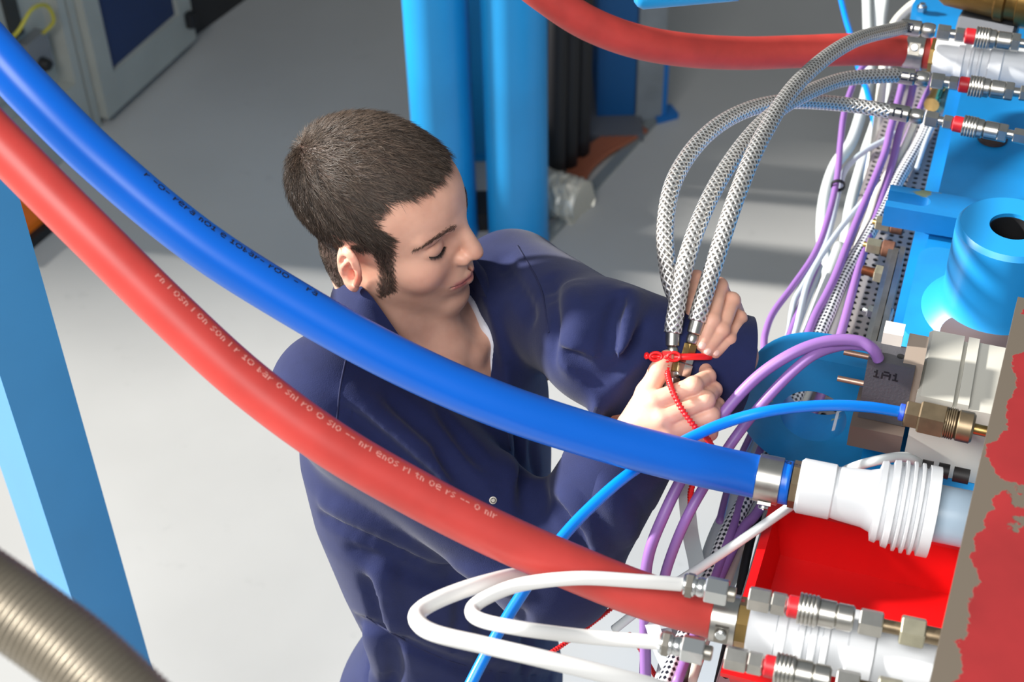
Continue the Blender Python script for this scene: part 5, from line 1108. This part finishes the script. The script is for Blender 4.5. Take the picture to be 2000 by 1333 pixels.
aR_, eR_ = forearm(ELR, WRR, .068, .054, .004); aL_, eL_ = forearm(ELL, WRL, .068, .056, .012)
for ft, sg in ((FTR, -1), (FTL, 1)):
    hp = HP + TS * sg * .088 + [0, 0, -.06]; kn = hp * .5 + ft * .5 + TN * .03
    cg.caps(hp, kn, .098, .078, .05); cg.caps(kn, ft + [0, 0, .0], .080, .082, .03)
base_grid = cg
# folds and creases laid on the cloth: ridge (+) or groove (-)
import copy as _c
src = Grid(cg.lo, cg.lo + (cg.n - 1) * cg.h, cg.h); src.d = cg.d.copy()
def grad(p):
    e = .004; return nrm([src.at(p + v) - src.at(p - v) for v in np.eye(3) * e])
def stroke(pts, r, mode='sub', sink=0.0, k=.012):
    p = spline([(x, y, 0) for x, y in pts], 4)[:, :2]; q = [src.surf(x, y) for x, y in p]; q = [v for v in q if v is not None]
    for a, b in zip(q[:-1], q[1:]):
        if np.linalg.norm(a - b) > .06 or np.linalg.norm(a - b) < 1e-5: continue
        d_ = grad(a) * sink; cg.caps(a - d_, b - d_, r, r, k, mode)
    return q
# near sleeve
GV, RG = lambda *p: (p, .0035, 'sub', .0, .014), lambda *p: (p, .010, 'add', .0075, .018)
for pts, r, m_, s_, k_ in (
    # near sleeve: long pulls from the shoulder to the elbow, creases inside the elbow
    RG((690, 775), (780, 850), (880, 935)), GV((675, 800), (760, 870), (860, 955)), GV((760, 780), (840, 850), (900, 905)),
    RG((640, 985), (760, 1040), (900, 1110), (1010, 1150)), GV((632, 1010), (750, 1068), (880, 1130)), GV((690, 1075), (790, 1118), (880, 1150)),
    RG((1100, 965), (1150, 1025), (1168, 1085)), GV((1082, 985), (1128, 1040), (1145, 1110)), GV((1150, 935), (1185, 1000), (1235, 1030)),
    GV((860, 890), (915, 955), (950, 1000)), RG((1180, 960), (1215, 1010), (1230, 1050)),
    # far sleeve: a curled fold over the elbow, pulls towards the armhole
    RG((1236, 575), (1222, 610), (1224, 660), (1212, 715)), GV((1214, 585), (1196, 620), (1190, 670), (1172, 740)), GV((1255, 640), (1225, 700), (1180, 745)),
    GV((1075, 545), (1092, 610), (1082, 700)), RG((1115, 560), (1125, 630), (1110, 710)), GV((1105, 690), (1140, 715), (1165, 755)),
    # chest
    GV((975, 510), (1010, 560), (1040, 620)), RG((945, 790), (985, 860), (1005, 940)), GV((860, 800), (905, 860), (945, 905)), GV((1040, 860), (1050, 930), (1062, 990)), GV((1010, 840), (1018, 920), (1030, 1000)),
    # waist gathers
    RG((745, 1120), (755, 1180), (770, 1230)), GV((718, 1135), (735, 1190), (745, 1230)),
    GV((705, 1225), (728, 1290), (722, 1340)), RG((722, 1245), (740, 1300), (735, 1340)), GV((762, 1250), (772, 1300), (764, 1340)),
    GV((700, 1212), (770, 1248), (860, 1288), (960, 1316), (1075, 1328)), GV((862, 1080), (900, 1180), (890, 1260)), GV((930, 1190), (945, 1260), (940, 1330)), GV((1020, 1200), (1030, 1270), (1030, 1330))):
    stroke(pts, r, m_, s_, k_)
# neck opening and hollow cuffs
VB = src.surf(976, 775); 
cg.caps(h2w((-.012, 0, -.07)), TO + TN * .02 + [0, 0, .0], .066, .070, .006, 'sub')
cg.caps(TO + TN * .035 + [0, 0, .01], VB + TN * .006, .073, .016, .006, 'sub')
for ax, e, r in ((aR_, eR_, .040), (aL_, eL_, .043)): cg.caps(e - ax * .05, e + ax * .06, r, r + .004, .004, 'sub')
cvV, cvF = cg.mesh(); cvV = relax(cvV, cvF, 2, .45)
cov = np_mesh('coverall', cvV, cvF, CV, person)
def skin_surf(px, py):
    for d in np.arange(1.6, 2.1, .0012):
        if hg.at(w2h(P(px, py, d))) < 0: return P(px, py, d)
# cuffs, seams, collar
def ring_at(c, ax, r, w_, th, name, n=48, r2=None):
    r2 = r2 or r; bm = B(); add_lathe(bm, c - ax * w_, ax, [(0, r2 - .002), (.0005, r2 + th), (.004, r2 + th), (w_ - .001, r + th * .8), (w_, r - .001), (w_ - .001, r - .006), (.0, r2 - .008)], n, cap=False); return obj(name, bm, CV, cov, 50)
ring_at(eR_ + aR_ * .001, aR_, .0540, .075, .0022, 'cuff', r2=.0592); ring_at(eL_ + aL_ * .001, aL_, .0565, .10, .0026, 'cuff', r2=.0632)
def seam(pts, r=.0012, name='seam', n=4):
    p = spline([(x, y, 0) for x, y in pts], n)[:, :2]; out = []
    for x, y in p:
        q = cs.surf(x, y)
        if q is not None and (not out or np.linalg.norm(q - out[-1]) < .05): out.append(q)
    if len(out) > 2:
        bm = B(); add_tube(bm, out, r, 6); obj(name, bm, mat('navy_seam', (26, 32, 70), .85), cov, 180)
cs = cg
seam([(676, 700), (664, 760), (656, 840)]); seam([(930, 770), (890, 835)]); seam([(1040, 700), (1000, 740)])
seam([(715, 1205), (770, 1240), (860, 1285), (960, 1312), (1075, 1322)]); seam([(990, 830), (1000, 900), (1015, 1000)])
seam([(1010, 480), (1055, 560), (1072, 650)])
for x, y in ((963, 978), (1067, 738)):
    q = cs.surf(x, y)
    if q is not None:
        bm = B(); nq = nrm(CAM - q); add_lathe(bm, q - nq * .001, nq, [(0, .001), (0, .0044), (.0015, .0044), (.0016, .003), (.0006, .0022), (.0006, .001)], 20); obj('press_stud', bm, STEELD, cov, 40)
# collar: a folded band round the neck with pointed tips
def collar():
    rows = []; NBc = TO + np.array([-.004, .0, .0]) ; n_ = 46
    for i in range(n_ + 1):
        t = -1 + 2 * i / n_; th = t * math.radians(142); d_ = -TN * math.cos(th) + TS * math.sin(th)       # th = 0 at the nape
        fr_ = smooth(.55, 1.0, abs(t)); 
        r_in = .070 + .006 * fr_; zin = .108 - .106 * fr_
        c = NBc + TN * (.012 + .020 * fr_)
        inner = c + d_ * (r_in + .004) + BZ * (zin - .045); top = c + d_ * (r_in + .004) + BZ * zin; mid = c + d_ * (r_in + .016) + BZ * (zin - .008)
        ro = .106 + .036 * fr_; zo = zin - .050 - .022 * fr_; out = c + d_ * ro + BZ * zo
        rows.append((inner, top, mid, out))
    bm = B(); vs = [[bm.verts.new(p) for p in r] for r in rows]
    for i in range(n_):
        for k in range(3): bm.faces.new((vs[i][k], vs[i + 1][k], vs[i + 1][k + 1], vs[i][k + 1]))
    bmesh.ops.subdivide_edges(bm, edges=bm.edges[:], cuts=1, use_grid_fill=True, smooth=.6)
    bm.normal_update(); bmesh.ops.solidify(bm, geom=bm.faces[:], thickness=.0028)
    return obj('collar', bm, CV, cov, 60)
collar()
# white t-shirt under it
tg = Grid((-.30, 1.22, 1.16), (.10, 1.66, 1.50), .0030)
zz = [tg.lo[i] + tg.h * np.arange(tg.n[i]) for i in range(3)]
Xw = np.stack(np.meshgrid(*zz, indexing='ij'), -1); Xh = (Xw - HC) @ HM
qi = (Xh - hg.lo) / hg.h; ii = np.clip(np.round(qi).astype(int), 0, hg.n - 1); ok = ((qi >= 0) & (qi <= hg.n - 1)).all(-1)
val = hg.d[ii[..., 0], ii[..., 1], ii[..., 2]]; val[~ok] = .2
tg.d = (val - .005).astype(np.float32); tg.d = np.maximum(tg.d, (Xw[..., 2] - 1.47).astype(np.float32))
TBm = skin_surf(934, 722)
tg.caps(h2w((-.02, 0, -.06)), TO + TN * .02 + [0, 0, .015], .068, .068, .004, 'sub'); tg.caps(TO + TN * .04 + [0, 0, .02], TBm + TN * .02, .060, .026, .004, 'sub')
tv, tf = tg.mesh(); tv = relax(tv, tf, 2, .5)
TW = mat('white_cotton', (226, 228, 236), .85, bump=.2, bscale=700)
ts = np_mesh('t_shirt', tv, tf, TW, person)
# boots
for ft in (FTR, FTL):
    g = Grid(ft - [.12, .22, .10], ft + [.24, .16, .10], .006); c = np.array([ft[0], ft[1], 0.0])
    g.caps(c + [0, 0, .05], c + [0, 0, .15], .05, .055, .02); g.ell(c + TN * .07 + [0, 0, .04], (.15, .06, .052), .02, 'add', np.stack([TN, TS, [0, 0, 1.]])); g.op(lambda X: X[2] * 1.0, g.lo, g.lo + g.h * g.n, .004, 'sub') if False else None
    V, F_ = g.mesh(); V[:, 2] = np.maximum(V[:, 2], .001); np_mesh('boot', V, F_, mat('black_leather', (26, 24, 24), .5), person)
